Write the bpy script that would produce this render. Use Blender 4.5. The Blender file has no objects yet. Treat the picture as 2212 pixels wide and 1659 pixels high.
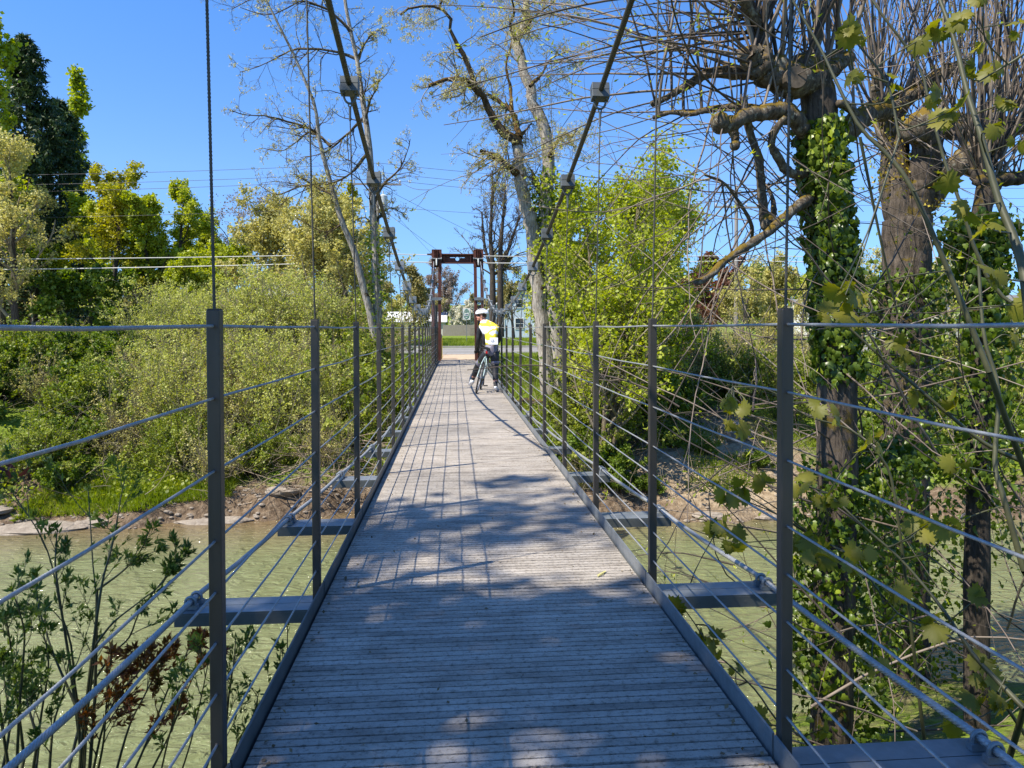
import bpy, bmesh, math, random
import numpy as np
from mathutils import Vector, Matrix

S = bpy.context.scene
C = S.collection
rnd = random.Random(7)

# ------------------------------------------------------------------ camera
YAW, PIT, ROL, SHY, FPX = .0804, .0165, -.0031, -96.03, 1534.0
CAM = np.array([-.165, 0.0, 1.353])
cam_d = bpy.data.cameras.new('camera')
cam = bpy.data.objects.new('camera', cam_d); C.objects.link(cam)
cam_d.sensor_width = 36; cam_d.lens = 36 * FPX / 2212
cam_d.shift_y = SHY / 2212
cam_d.clip_start = .05; cam_d.clip_end = 6000
def cray(px, py):
    X = (px - 1106) / FPX; U = -(py - 829.5 - SHY) / FPX
    c, s = math.cos, math.sin
    x1 = X * c(ROL) - U * s(ROL); u = X * s(ROL) + U * c(ROL)
    y1 = c(PIT) + u * s(PIT); z = -s(PIT) + u * c(PIT)
    return np.array([x1 * c(YAW) + y1 * s(YAW), -x1 * s(YAW) + y1 * c(YAW), z])
def W(px, py, Y):
    """point of the place seen towards (px,py) at distance Y along the bridge"""
    r = cray(px, py); return CAM + r * (Y - CAM[1]) / r[1]
_o = cray(1106, 829.5 + SHY)
_rx = cray(1107, 829.5 + SHY) - _o
_f = Vector(_o).normalized(); _r = Vector(_rx).normalized(); _u = _r.cross(_f)
M3 = Matrix((_r, _u, -_f)).transposed()
cam.matrix_world = Matrix.Translation(Vector(CAM)) @ M3.to_4x4()
S.camera = cam

# ------------------------------------------------------------------ world, sun
SUN = Vector((-.645, -.311, 1.0)).normalized()
world = bpy.data.worlds.new('World'); S.world = world; world.use_nodes = True
nt = world.node_tree; bg = nt.nodes['Background']
sky = nt.nodes.new('ShaderNodeTexSky'); sky.sky_type = 'NISHITA'; sky.sun_disc = False
sky.sun_elevation = math.asin(SUN.z); sky.sun_rotation = math.atan2(SUN.x, SUN.y)
sky.air_density = 1.0; sky.dust_density = 0; sky.ozone_density = 10; sky.altitude = 0
# clear spring air: deeper blue towards the horizon
_tc = nt.nodes.new('ShaderNodeTexCoord'); _sx = nt.nodes.new('ShaderNodeSeparateXYZ'); nt.links.new(_tc.outputs['Generated'], _sx.inputs[0])
_rp = nt.nodes.new('ShaderNodeValToRGB'); _e = _rp.color_ramp.elements
_st = [(0, (.27, .46, .80)), (.057, (.41, .55, .76)), (.106, (.58, .65, .76)), (.203, (.76, .80, .89)), (.377, (.66, .85, 1.0))]
while len(_e) < len(_st): _e.new(.5)
for _i, (_p, _c) in enumerate(_st): _e[_i].position = _p; _e[_i].color = (*_c, 1)
nt.links.new(_sx.outputs[2], _rp.inputs[0])
_mm = nt.nodes.new('ShaderNodeMix'); _mm.data_type = 'RGBA'; _mm.blend_type = 'MULTIPLY'; _mm.inputs[0].default_value = 1
nt.links.new(sky.outputs[0], _mm.inputs[6]); nt.links.new(_rp.outputs[0], _mm.inputs[7])
nt.links.new(_mm.outputs[2], bg.inputs[0]); bg.inputs[1].default_value = .13
sun_d = bpy.data.lights.new('sun', 'SUN'); sun = bpy.data.objects.new('sun', sun_d); C.objects.link(sun)
sun_d.energy = 5.0; sun_d.angle = math.radians(.53); sun_d.color = (1.0, .92, .79)
sun.rotation_euler = SUN.to_track_quat('Z', 'Y').to_euler()
sun.location = (-20, -10, 40)
S.view_settings.view_transform = 'Standard'; S.view_settings.look = 'None'
S.view_settings.exposure = .95; S.view_settings.gamma = 1.0
S.cycles.max_bounces = 6; S.cycles.transparent_max_bounces = 8
S.cycles.diffuse_bounces = 3; S.cycles.glossy_bounces = 3; S.cycles.transmission_bounces = 3

# ------------------------------------------------------------------ helpers
def tag(o, label=None, cat=None, group=None, kind=None):
    if label: o['label'] = label
    if cat: o['category'] = cat
    if group: o['group'] = group
    if kind: o['kind'] = kind
    return o
def empty(name, loc=(0, 0, 0), label=None, cat=None, group=None, rz=0):
    o = bpy.data.objects.new(name, None); C.objects.link(o); o.location = loc; o.rotation_euler = (0, 0, rz)
    return tag(o, label, cat, group)
def link(name, me, m=None, parent=None):
    o = bpy.data.objects.new(name, me); C.objects.link(o)
    if m is not None:
        for k in (m if isinstance(m, (list, tuple)) else [m]): me.materials.append(k)
    if parent: o.parent = parent
    return o
def copy_tree(o, parent=None, loc=None, rz=0, scale=None):
    c = o.copy(); C.objects.link(c); c.parent = parent
    if loc is not None: c.location = loc; c.rotation_euler = (0, 0, rz)
    if scale is not None: c.scale = scale if hasattr(scale, '__len__') else (scale,) * 3
    for ch in list(o.children): copy_tree(ch, c)
    return c
def mesh_np(name, V, F, smooth=True):
    """V (n,3), F (m,k) array or list of such arrays"""
    if not (isinstance(F, list) and isinstance(F[0], np.ndarray)): F = [np.asarray(F)]
    F = [np.asarray(f, dtype=np.int32) for f in F if len(f)]
    me = bpy.data.meshes.new(name)
    V = np.asarray(V, dtype=np.float32)
    me.vertices.add(len(V)); me.vertices.foreach_set('co', V.ravel())
    nl = sum(f.size for f in F); nf = sum(len(f) for f in F)
    me.loops.add(nl); me.polygons.add(nf)
    me.loops.foreach_set('vertex_index', np.concatenate([f.ravel() for f in F]))
    tot = np.concatenate([np.full(len(f), f.shape[1], dtype=np.int32) for f in F])
    st = np.concatenate([[0], np.cumsum(tot)[:-1]]).astype(np.int32)
    me.polygons.foreach_set('loop_start', st)
    me.update(calc_edges=True)
    if smooth: me.polygons.foreach_set('use_smooth', np.ones(nf, dtype=bool))
    return me
class MB:
    """collects boxes, tubes and lathes into one mesh"""
    def __init__(s): s.V = []; s.F = []; s.n = 0
    def add(s, V, F):
        s.V += [tuple(v) for v in V]; s.F += [tuple(i + s.n for i in f) for f in F]; s.n += len(V); return s
    def box(s, c, d, rot=None):
        x, y, z = d[0] / 2, d[1] / 2, d[2] / 2
        V = [Vector((a, b, e)) for a in (-x, x) for b in (-y, y) for e in (-z, z)]
        if rot: V = [rot @ v for v in V]
        V = [v + Vector(c) for v in V]
        return s.add(V, [(0, 1, 3, 2), (4, 6, 7, 5), (0, 4, 5, 1), (2, 3, 7, 6), (0, 2, 6, 4), (1, 5, 7, 3)])
    def tube(s, pts, r, k=8, cap=True):
        pts = [Vector(p) for p in pts]; n = len(pts)
        rr = r if hasattr(r, '__len__') else [r] * n
        V = []; up = None
        for i, p in enumerate(pts):
            t = (pts[min(i + 1, n - 1)] - pts[max(i - 1, 0)]).normalized()
            if up is None:
                up = Vector((0, 0, 1)) if abs(t.z) < .9 else Vector((1, 0, 0))
            a = t.cross(up).normalized(); b = a.cross(t).normalized(); up = b
            for j in range(k):
                q = 2 * math.pi * j / k
                V.append(p + a * (math.cos(q) * rr[i]) + b * (math.sin(q) * rr[i]))
        F = [(i * k + j, i * k + (j + 1) % k, (i + 1) * k + (j + 1) % k, (i + 1) * k + j) for i in range(n - 1) for j in range(k)]
        if cap: F += [tuple(range(k))[::-1], tuple((n - 1) * k + j for j in range(k))]
        return s.add(V, F)
    def torus(s, c, R, r, ax=(1, 0, 0), n=32, k=8, a0=0, a1=2 * math.pi):
        ax = Vector(ax).normalized(); u = ax.orthogonal().normalized(); v = ax.cross(u)
        full = abs(a1 - a0 - 2 * math.pi) < 1e-6; m = n if full else n + 1
        V = []
        for i in range(m):
            t = a0 + (a1 - a0) * i / n; d = u * math.cos(t) + v * math.sin(t)
            for j in range(k):
                q = 2 * math.pi * j / k
                V.append(Vector(c) + d * (R + r * math.cos(q)) + ax * (r * math.sin(q)))
        F = [(i * k + j, ((i + 1) % m) * k + j, ((i + 1) % m) * k + (j + 1) % k, i * k + (j + 1) % k) for i in range(n) for j in range(k)]
        return s.add(V, F)
    def sphere(s, c, r, n=12, m=8, sc=(1, 1, 1)):
        V = []; 
        for i in range(m + 1):
            a = math.pi * i / m
            for j in range(n):
                b = 2 * math.pi * j / n
                V.append((c[0] + r * sc[0] * math.sin(a) * math.cos(b), c[1] + r * sc[1] * math.sin(a) * math.sin(b), c[2] + r * sc[2] * math.cos(a)))
        F = [(i * n + j, (i + 1) * n + j, (i + 1) * n + (j + 1) % n, i * n + (j + 1) % n) for i in range(m) for j in range(n)]
        return s.add(V, F)
    def prism(s, prof, y0, y1, axis='y'):
        """closed profile [(a,b)] extruded along axis"""
        n = len(prof); V = []
        for y in (y0, y1):
            for a, b in prof: V.append({'y': (a, y, b), 'x': (y, a, b), 'z': (a, b, y)}[axis])
        F = [(i, (i + 1) % n, n + (i + 1) % n, n + i) for i in range(n)] + [tuple(range(n))[::-1], tuple(range(n, 2 * n))]
        return s.add(V, F)
    def build(s, name, m=None, parent=None, smooth=False, bevel=0):
        me = bpy.data.meshes.new(name); me.from_pydata([tuple(v) for v in s.V], [], s.F); 
        bm = bmesh.new(); bm.from_mesh(me); bmesh.ops.recalc_face_normals(bm, faces=bm.faces)
        if bevel: bmesh.ops.bevel(bm, geom=bm.edges[:], offset=bevel, segments=1, affect='EDGES')
        bm.to_mesh(me); bm.free()
        if smooth:
            me.polygons.foreach_set('use_smooth', np.ones(len(me.polygons), dtype=bool)); me.set_sharp_from_angle(angle=math.radians(40))
        return link(name, me, m, parent)

# ------------------------------------------------------------------ materials
def _ramp(nt, stops):
    r = nt.nodes.new('ShaderNodeValToRGB'); e = r.color_ramp.elements
    while len(e) < len(stops): e.new(.5)
    for i, (p, c) in enumerate(stops): e[i].position = p; e[i].color = (*c, 1)
    return r
def mat(name, cols, rough=.6, metal=0, scale=5, detail=6, bump=0, bscale=None, spec=.5, coord='Object', stretch=None, isl=0, coat=0):
    m = bpy.data.materials.new(name); m.use_nodes = True; nt = m.node_tree; b = nt.nodes['Principled BSDF']
    b.inputs['Roughness'].default_value = rough; b.inputs['Metallic'].default_value = metal
    b.inputs['Specular IOR Level'].default_value = spec; b.inputs['Coat Weight'].default_value = coat
    if not isinstance(cols[0], (tuple, list)): cols = [cols]
    tc = nt.nodes.new('ShaderNodeTexCoord'); src = tc.outputs[coord]
    if stretch:
        mp = nt.nodes.new('ShaderNodeMapping'); mp.inputs['Scale'].default_value = stretch; nt.links.new(src, mp.inputs[0]); src = mp.outputs[0]
    if len(cols) > 1:
        n = nt.nodes.new('ShaderNodeTexNoise'); n.inputs['Scale'].default_value = scale; n.inputs['Detail'].default_value = detail
        n.inputs['Roughness'].default_value = .65
        nt.links.new(src, n.inputs['Vector'])
        fac = n.outputs[0]
        if isl:
            g = nt.nodes.new('ShaderNodeNewGeometry'); mx = nt.nodes.new('ShaderNodeMath'); mx.operation = 'MULTIPLY_ADD'
            mx.inputs[1].default_value = isl; nt.links.new(g.outputs['Random Per Island'], mx.inputs[0])
            ad = nt.nodes.new('ShaderNodeMath'); ad.operation = 'SUBTRACT'; ad.inputs[1].default_value = isl / 2
            nt.links.new(fac, mx.inputs[2]); nt.links.new(mx.outputs[0], ad.inputs[0]); fac = ad.outputs[0]
        k = len(cols); r = _ramp(nt, [(.3 + .4 * i / (k - 1), c) for i, c in enumerate(cols)])
        nt.links.new(fac, r.inputs[0]); nt.links.new(r.outputs[0], b.inputs['Base Color'])
    else: b.inputs['Base Color'].default_value = (*cols[0], 1)
    if bump:
        n2 = nt.nodes.new('ShaderNodeTexNoise'); n2.inputs['Scale'].default_value = bscale or scale * 3; n2.inputs['Detail'].default_value = 5
        nt.links.new(src, n2.inputs['Vector'])
        bp = nt.nodes.new('ShaderNodeBump'); bp.inputs['Strength'].default_value = bump; bp.inputs['Distance'].default_value = .05
        nt.links.new(n2.outputs[0], bp.inputs['Height']); nt.links.new(bp.outputs[0], b.inputs['Normal'])
    return m
def leafmat(name, cols, trans=.4, rough=.5, scale=.6, mixn=.5):
    """leaf surface: each leaf its own tint, clumps a little different"""
    m = bpy.data.materials.new(name); m.use_nodes = True; nt = m.node_tree; b = nt.nodes['Principled BSDF']; out = nt.nodes['Material Output']
    b.inputs['Roughness'].default_value = rough; b.inputs['Specular IOR Level'].default_value = .35
    g = nt.nodes.new('ShaderNodeNewGeometry'); n = nt.nodes.new('ShaderNodeTexNoise'); n.inputs['Scale'].default_value = scale; n.inputs['Detail'].default_value = 3
    tc = nt.nodes.new('ShaderNodeTexCoord'); nt.links.new(tc.outputs['Object'], n.inputs['Vector'])
    mx = nt.nodes.new('ShaderNodeMix'); mx.data_type = 'FLOAT'; mx.inputs[0].default_value = mixn
    mr = nt.nodes.new('ShaderNodeMapRange'); mr.inputs[1].default_value = .3; mr.inputs[2].default_value = .7
    nt.links.new(n.outputs[0], mr.inputs[0])
    nt.links.new(g.outputs['Random Per Island'], mx.inputs[2]); nt.links.new(mr.outputs[0], mx.inputs[3])
    k = len(cols); r = _ramp(nt, [(i / max(1, k - 1), c) for i, c in enumerate(cols)])
    nt.links.new(mx.outputs[0], r.inputs[0]); nt.links.new(r.outputs[0], b.inputs['Base Color'])
    t = nt.nodes.new('ShaderNodeBsdfTranslucent'); ms = nt.nodes.new('ShaderNodeMixShader'); ms.inputs[0].default_value = trans
    hs = nt.nodes.new('ShaderNodeHueSaturation'); hs.inputs['Saturation'].default_value = 1.15; hs.inputs['Value'].default_value = 1.5
    nt.links.new(r.outputs[0], hs.inputs['Color']); nt.links.new(hs.outputs[0], t.inputs[0])
    nt.links.new(b.outputs[0], ms.inputs[1]); nt.links.new(t.outputs[0], ms.inputs[2]); nt.links.new(ms.outputs[0], out.inputs[0])
    return m
def barkmat(name, dark, light, moss=None, mossamt=.5, vscale=(24, 24, 4), bump=1.0, lichen=None):
    m = bpy.data.materials.new(name); m.use_nodes = True; nt = m.node_tree; b = nt.nodes['Principled BSDF']
    b.inputs['Roughness'].default_value = .9; b.inputs['Specular IOR Level'].default_value = .2
    tc = nt.nodes.new('ShaderNodeTexCoord'); mp = nt.nodes.new('ShaderNodeMapping'); mp.inputs['Scale'].default_value = vscale
    nt.links.new(tc.outputs['Object'], mp.inputs[0])
    n = nt.nodes.new('ShaderNodeTexNoise'); n.inputs['Scale'].default_value = 1; n.inputs['Detail'].default_value = 8; n.inputs['Roughness'].default_value = .7
    nt.links.new(mp.outputs[0], n.inputs['Vector'])
    r = _ramp(nt, [(.35, dark), (.62, light)]); nt.links.new(n.outputs[0], r.inputs[0]); col = r.outputs[0]
    for kind, c in (('l', lichen), ('m', moss)):
        if c is None: continue
        n2 = nt.nodes.new('ShaderNodeTexNoise'); n2.inputs['Scale'].default_value = 3.4 if kind == 'm' else 17; n2.inputs['Detail'].default_value = 9; n2.inputs['Roughness'].default_value = .75
        nt.links.new(tc.outputs['Object'], n2.inputs['Vector'])
        g = nt.nodes.new('ShaderNodeNewGeometry'); sp = nt.nodes.new('ShaderNodeSeparateXYZ'); nt.links.new(g.outputs['Normal'], sp.inputs[0])
        ma = nt.nodes.new('ShaderNodeMath'); ma.operation = 'MULTIPLY_ADD'; ma.inputs[1].default_value = .22 if kind == 'm' else .02
        nt.links.new(sp.outputs[2], ma.inputs[0]); nt.links.new(n2.outputs[0], ma.inputs[2])
        th = 1 - mossamt if kind == 'm' else .56
        rr = _ramp(nt, [(th - .02, (0, 0, 0)), (th + .04, (1, 1, 1))]); nt.links.new(ma.outputs[0], rr.inputs[0])
        mx = nt.nodes.new('ShaderNodeMix'); mx.data_type = 'RGBA'; nt.links.new(rr.outputs[0], mx.inputs[0]); nt.links.new(col, mx.inputs[6]); mx.inputs[7].default_value = (*c, 1)
        col = mx.outputs[2]
    nt.links.new(col, b.inputs['Base Color'])
    bp = nt.nodes.new('ShaderNodeBump'); bp.inputs['Strength'].default_value = bump; bp.inputs['Distance'].default_value = .03
    nt.links.new(n.outputs[0], bp.inputs['Height']); nt.links.new(bp.outputs[0], b.inputs['Normal'])
    return m
# ------------------------------------------------------------------ plant tools (numpy)
def unit(a): return a / np.maximum(np.linalg.norm(a, axis=-1, keepdims=True), 1e-9)
def _n3(X, f):
    x, y, z = X[..., 0] * f, X[..., 1] * f, X[..., 2] * f
    return (np.sin(x * 2.1 + 1.3 * np.sin(z * 1.7 + y)) + np.sin(y * 2.3 + 1.1 * np.sin(x * 1.9 - z)) + np.sin(z * 1.9 + 1.7 * np.sin(y * 1.3 + x * .7))) / 3
def tubes_np(name, batches, k, m, parent, lump=0, lf=6, ridge=0):
    """batches: list of (P (m,n,3), R (m,n))"""
    VV = []; FF = []; off = 0
    for P, R in batches:
        if len(P) == 0: continue
        M_, N_ = P.shape[:2]
        T = np.empty_like(P); T[:, 1:-1] = P[:, 2:] - P[:, :-2]; T[:, 0] = P[:, 1] - P[:, 0]; T[:, -1] = P[:, -1] - P[:, -2]
        T = unit(T); ax = unit(P[:, -1] - P[:, 0])
        ref = np.where(np.abs(ax[:, 2:3]) < .8, np.array([[0, 0, 1.]]), np.array([[1., 0, 0]]))
        A = unit(np.cross(T, ref[:, None, :])); B = np.cross(A, T)
        kk = k if not isinstance(k, dict) else k.get(N_, 4)
        q = np.arange(kk) * 2 * np.pi / kk
        V = P[:, :, None, :] + R[:, :, None, None] * (A[:, :, None, :] * np.cos(q)[None, None, :, None] + B[:, :, None, :] * np.sin(q)[None, None, :, None])
        if lump or ridge:
            nv = V - P[:, :, None, :]; am = lump * _n3(V, lf) + lump * .5 * _n3(V, lf * 2.7)
            if ridge: am = am + ridge * np.cos(q[None, None, :] * (kk // 2) + 2.0 * _n3(V, 1.3)) * (.6 + .4 * _n3(V, 3))
            V = V + nv * am[..., None]
        VV.append(V.reshape(-1, 3))
        i = np.arange(N_ - 1)[:, None]; j = np.arange(kk)[None, :]
        f = np.stack([i * kk + j, i * kk + (j + 1) % kk, (i + 1) * kk + (j + 1) % kk, (i + 1) * kk + j], -1).reshape(-1, 4)
        FF.append((f[None] + (np.arange(M_) * N_ * kk)[:, None, None]).reshape(-1, 4) + off); off += M_ * N_ * kk
    me = mesh_np(name, np.concatenate(VV), np.concatenate(FF)); return link(name, me, m, parent)
def resample(pts, rad, n):
    """smooth curve through points (Catmull-Rom) with n samples"""
    p = np.array(pts, float); r = np.array(rad, float)
    pp = np.vstack([2 * p[0] - p[1], p, 2 * p[-1] - p[-2]]); m = len(p) - 1
    t = np.linspace(0, m - 1e-6, n); i = t.astype(int); u = (t - i)[:, None]
    a, b, c, d = pp[i], pp[i + 1], pp[i + 2], pp[i + 3]
    Q = .5 * (2 * b + (c - a) * u + (2 * a - 5 * b + 4 * c - d) * u ** 2 + (3 * b - a - 3 * c + d) * u ** 3)
    return Q, np.interp(t, np.arange(m + 1), r)
def limbs(rng, specs, n, jit=0.0):
    """specs: list of (points, radii) -> batch"""
    P = []; R = []
    for pts, rad in specs:
        if not hasattr(rad, '__len__'): rad = [rad, rad * .5]
        if len(rad) != len(pts): rad = np.interp(np.linspace(0, 1, len(pts)), np.linspace(0, 1, len(rad)), rad)
        q, r = resample(pts, rad, n)
        if jit: q[1:-1] += rng.normal(0, 1, (n - 2, 3)) * r[1:-1, None] * jit; r = r * (1 + rng.normal(0, jit * .35, n))
        P.append(q); R.append(r)
    return np.array(P), np.array(R)
def shoot(rng, st, d, L, r, n, wob=.15, grav=0.0, curl=0.0, rend=.35):
    """integrate m branches: start (m,3) direction (m,3) length (m) radius (m)"""
    m = len(st); P = np.empty((m, n, 3)); P[:, 0] = st; d = unit(d).copy(); step = (L / (n - 1))[:, None]
    cv = rng.normal(0, 1, (m, 3)) * curl
    for i in range(1, n):
        d = unit(d + rng.normal(0, wob, (m, 3)) + np.array([0, 0, grav]) + cv)
        P[:, i] = P[:, i - 1] + d * step
    R = r[:, None] * np.linspace(1, rend, n)[None]
    return P, R
def spread(rng, PR, k, t0, t1, ang, ratio, n, wob=.15, grav=0.0, curl=0.0, rr=.55, rmin=.003, lvar=.35, up=0.0, rend=.35, Lfix=None, taper=.5, azup=None):
    """k children on every branch of the batch"""
    P, R = PR; m, N = P.shape[:2]
    kk = rng.poisson(k, m) if isinstance(k, float) else np.full(m, k)
    idx = np.repeat(np.arange(m), kk); c = len(idx)
    t = rng.uniform(t0, t1, c) * (N - 1); i = np.minimum(t.astype(int), N - 2); u = (t - i)[:, None]
    a = P[idx, i]; b = P[idx, i + 1]; st = a + (b - a) * u; tan = unit(b - a)
    rp = R[idx, i] * (1 - u[:, 0]) + R[idx, i + 1] * u[:, 0]
    o = unit(np.cross(tan, rng.normal(0, 1, (c, 3))))
    if azup is not None: o = unit(o + np.array([0, 0, azup]))
    th = rng.normal(ang, ang * .25, c)[:, None]
    d = tan * np.cos(th) + o * np.sin(th) + np.array([0, 0, up])
    Lp = np.linalg.norm(np.diff(P, axis=1), axis=2).sum(1)[idx]
    L = (Lp * ratio if Lfix is None else np.full(c, float(Lfix))) * rng.uniform(1 - lvar, 1 + lvar, c) * (1 - taper * t / (N - 1))
    return shoot(rng, st, d, L, np.maximum(rp * rr, rmin), n, wob, grav, curl, rend)
def onpts(rng, PR, per, t0=.2, jit=.05):
    """random points on the branches of a batch"""
    P, R = PR; m, N = P.shape[:2]; c = int(m * per); idx = rng.integers(0, m, c)
    t = rng.uniform(t0, 1, c) * (N - 1); i = np.minimum(t.astype(int), N - 2); u = (t - i)[:, None]
    return P[idx, i] * (1 - u) + P[idx, i + 1] * u + rng.normal(0, jit, (c, 3))
RHOMB = (np.array([(0, 0, 0), (.5, .38, .06), (1, 0, 0), (.5, -.38, .06)]), np.array([(0, 1, 2, 3)]))
LANCE = (np.array([(0, 0, 0), (.35, .17, .05), (1, 0, -.08), (.35, -.17, .05)]), np.array([(0, 1, 2, 3)]))
BLADE = (np.array([(0, .05, 0), (0, -.05, 0), (.6, -.02, .0), (1, 0, .12), (.6, .02, .0)]), np.array([(0, 1, 2), (0, 2, 4), (4, 2, 3)]))
def _fan(out, z=None):
    o = np.array([(x, y, -.42 * (x - .1) ** 2 - .45 * abs(y) ** 1.5 if z is None else z) for x, y in out]); n = len(o)
    V = np.vstack([[(.3, 0, .03)], o]); F = np.array([(0, i + 1, (i + 1) % n + 1) for i in range(n)]); return V, F
_h = [(0, .03), (.08, .17), (-.02, .32), (.06, .42), (-.02, .56), (.20, .50), (.30, .60), (.40, .36), (.47, .52), (.60, .42), (.78, .50), (.70, .24), (.86, .20), (.84, .08), (1.0, 0)]
MAPLE = _fan(_h + [(x, -y) for x, y in _h[::-1][1:]])
_h = [(0, .02), (-.04, .30), (.18, .44), (.36, .30), (.58, .34), (.70, .16), (1.0, 0)]
IVY = _fan(_h + [(x, -y) for x, y in _h[::-1][1:]])
OVAL = (np.array([(0, 0, 0), (.25, .16, .03), (.6, .2, .03), (1, 0, -.1), (.6, -.2, .03), (.25, -.16, .03)]), np.array([(0, 1, 2, 3, 4, 5)]))
def leaves_np(name, pts, size, m, parent, rng, tpl=RHOMB, d=None, nrm=None, droop=0.0, nb=0.5, svar=.35):
    """one leaf per point; d: preferred pointing direction, nrm: preferred facing, nb: how strongly"""
    c = len(pts); V, F = tpl
    D = rng.normal(0, 1, (c, 3))
    if d is not None: D = D * .6 + d
    D[:, 2] -= droop; D = unit(D)
    Nn = rng.normal(0, 1, (c, 3)) + (np.array([0, 0, nb * 2]) if nrm is None else nrm * nb * 3)
    Bv = unit(np.cross(Nn, D)); Nv = np.cross(D, Bv)
    s = size * rng.uniform(1 - svar, 1 + svar, c)
    X = pts[:, None, :] + s[:, None, None] * (V[None, :, 0:1] * D[:, None, :] + V[None, :, 1:2] * Bv[:, None, :] + V[None, :, 2:3] * Nv[:, None, :])
    k = len(V); Fa = (F[None] + (np.arange(c) * k)[:, None, None]).reshape(-1, F.shape[1])
    me = mesh_np(name, X.reshape(-1, 3), Fa, smooth=False); return link(name, me, m, parent)
def clumps(rng, cen, rad, per, shell=.5):
    """points gathered in uneven clumps"""
    c = np.repeat(cen, per, axis=0); v = unit(rng.normal(0, 1, c.shape)) * (rng.uniform(0, 1, (len(c), 1)) ** shell) 
    return c + v * np.repeat(rad, per)[:, None] * np.array([1, 1, .75])

def blunt(PR):
    P, R = PR; R = R.copy(); P = P.copy(); R[:, -1] *= .06; P[:, -1] = P[:, -2] + (P[:, -1] - P[:, -2]) * .35; return P, R
def knobs(rng, lst, n=12):
    P = []; R = []
    for c, r in lst:
        d = unit(rng.normal(0, 1, 3) * np.array([1, .6, 1])); t = np.sin(np.linspace(-np.pi / 2, np.pi / 2, n)); P.append(np.array(c)[None] + d[None] * (t * r * 1.15)[:, None]); R.append(r * np.sqrt(np.clip(1 - t * t, .0004, 1)))
    return np.array(P), np.array(R)
# ------------------------------------------------------------------ ground
rg = np.random.default_rng(3)
_w = rg.uniform(-1, 1, (14, 2)); _ph = rg.uniform(0, 6.28, 14); _fr = np.geomspace(.25, 4, 14)
def gnoise(x, y):
    s = 0
    for i in range(14): s = s + np.sin((_w[i, 0] * x + _w[i, 1] * y) * _fr[i] * 2 + _ph[i]) / _fr[i] ** .8
    return s * .12
WZ = -3.65
def yfar(x): return np.interp(x, [-60, -16, -11, -7, -2.7, 0, 4, 8, 14, 60], [16.5, 17.8, 18.4, 18.9, 19.3, 18.7, 17.9, 17.7, 17.4, 14]) + .25 * np.sin(x * 1.7) + .12 * np.sin(x * 4.1 + 1)
def ynear(x): return np.interp(x, [-60, -10, -2, 1.5, 3, 7, 9, 60], [4, 6.2, 7.0, 7.4, 8.6, 9.4, 7.5, 5]) + .15 * np.sin(x * 2.3)
def gz(x, y):
    x = np.asarray(x, float); y = np.asarray(y, float)
    n = gnoise(x, y); yf = yfar(x); yn = ynear(x)
    t = y - yf
    cut = np.interp(x, [-12, -9.5, -7, -2, 1, 3, 9, 12], [.1, .15, .45, .4, .25, .12, .1, .3])
    far = WZ + np.where(t < .3, cut * t / .3, cut + (3.65 - cut) * np.clip((t - .3) / 11.5, 0, 1) ** np.interp(x, [0, 5, 8, 12], [.85, .7, .65, .8]))
    far = far + n * .32 * np.clip(t * .6, 0, 1) * np.clip((31 - y) / 4, .02, 1)
    near = WZ + (yn - y) * np.interp(x, [-2, 1, 3, 9], [.62, .5, .38, .4]) + n * .10
    near = np.where(y < 1.5, near + (1.5 - y) * 1.2, near); near = np.minimum(near, -.25 + n * .05)
    mid = WZ - .9 * np.clip(np.minimum(y - yn, yf - y) / 2.0, 0, 1) - .04
    z = np.where(y > yf, far, np.where(y < yn, near, mid))
    z = np.where(y > 30, np.minimum(z, 0) - .012, z)
    z = np.where(y > 49.2, z + .10 + n * .05, z)
    z = np.where(y > 400, z + 62 * np.clip((y - 700) / 900, 0, 1) ** 1.3 * np.clip(.5 + .5 * np.sin(x * .0031 + 1.1), 0, 1), z)
    return z
def axis(a, b, st, lo, hi, g=1.25):
    v = list(np.arange(a, b, st)); s = st
    while v[-1] < hi: s *= g; v.append(v[-1] + s)
    s = st
    while v[0] > lo: s *= g; v.insert(0, v[0] - s)
    return np.array(v)
gx = axis(-26, 26, .22, -3500, 3500); gy = axis(-6, 38, .18, -300, 3500)
XX, YY = np.meshgrid(gx, gy); ZZ = gz(XX, YY)
nx, ny = len(gx), len(gy); ii = (np.arange(ny - 1)[:, None] * nx + np.arange(nx - 1)[None]).ravel()
me = mesh_np('ground', np.stack([XX, YY, ZZ], -1).reshape(-1, 3), np.stack([ii, ii + 1, ii + nx + 1, ii + nx], 1))
t_ = YY - yfar(XX)
sand = np.clip(1 - np.abs(XX - 7) / 4.5, 0, 1) * np.clip(1.3 - t_ / 6.5, 0, 1) * (t_ > -1) * 1.6 + np.clip(1 - np.abs(t_ - .3) / 1.4, 0, 1) * .75
sand += np.clip(1 - np.abs(XX + 12) / 3.5, 0, 1) * np.clip(1.2 - t_ / 3.5, 0, 1) * (t_ > -1)
sand = np.clip(sand, 0, 1); sand = np.where(YY < 12, .3, sand)
a = me.attributes.new('bare', 'FLOAT', 'POINT'); a.data.foreach_set('value', sand.ravel().astype(np.float32))
tanv = np.clip(1.25 - ((XX - 7.2) / 3.2) ** 2 - ((t_ - 2.6) / 2.6) ** 2 + .5 * gnoise(XX * 3, YY * 3), 0, 1) * (t_ > .1)
a = me.attributes.new('tan', 'FLOAT', 'POINT'); a.data.foreach_set('value', tanv.ravel().astype(np.float32))
gm = bpy.data.materials.new('ground'); gm.use_nodes = True; nt = gm.node_tree; b = nt.nodes['Principled BSDF']; b.inputs['Roughness'].default_value = .95; b.inputs['Specular IOR Level'].default_value = .15
tc = nt.nodes.new('ShaderNodeTexCoord')
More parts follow.
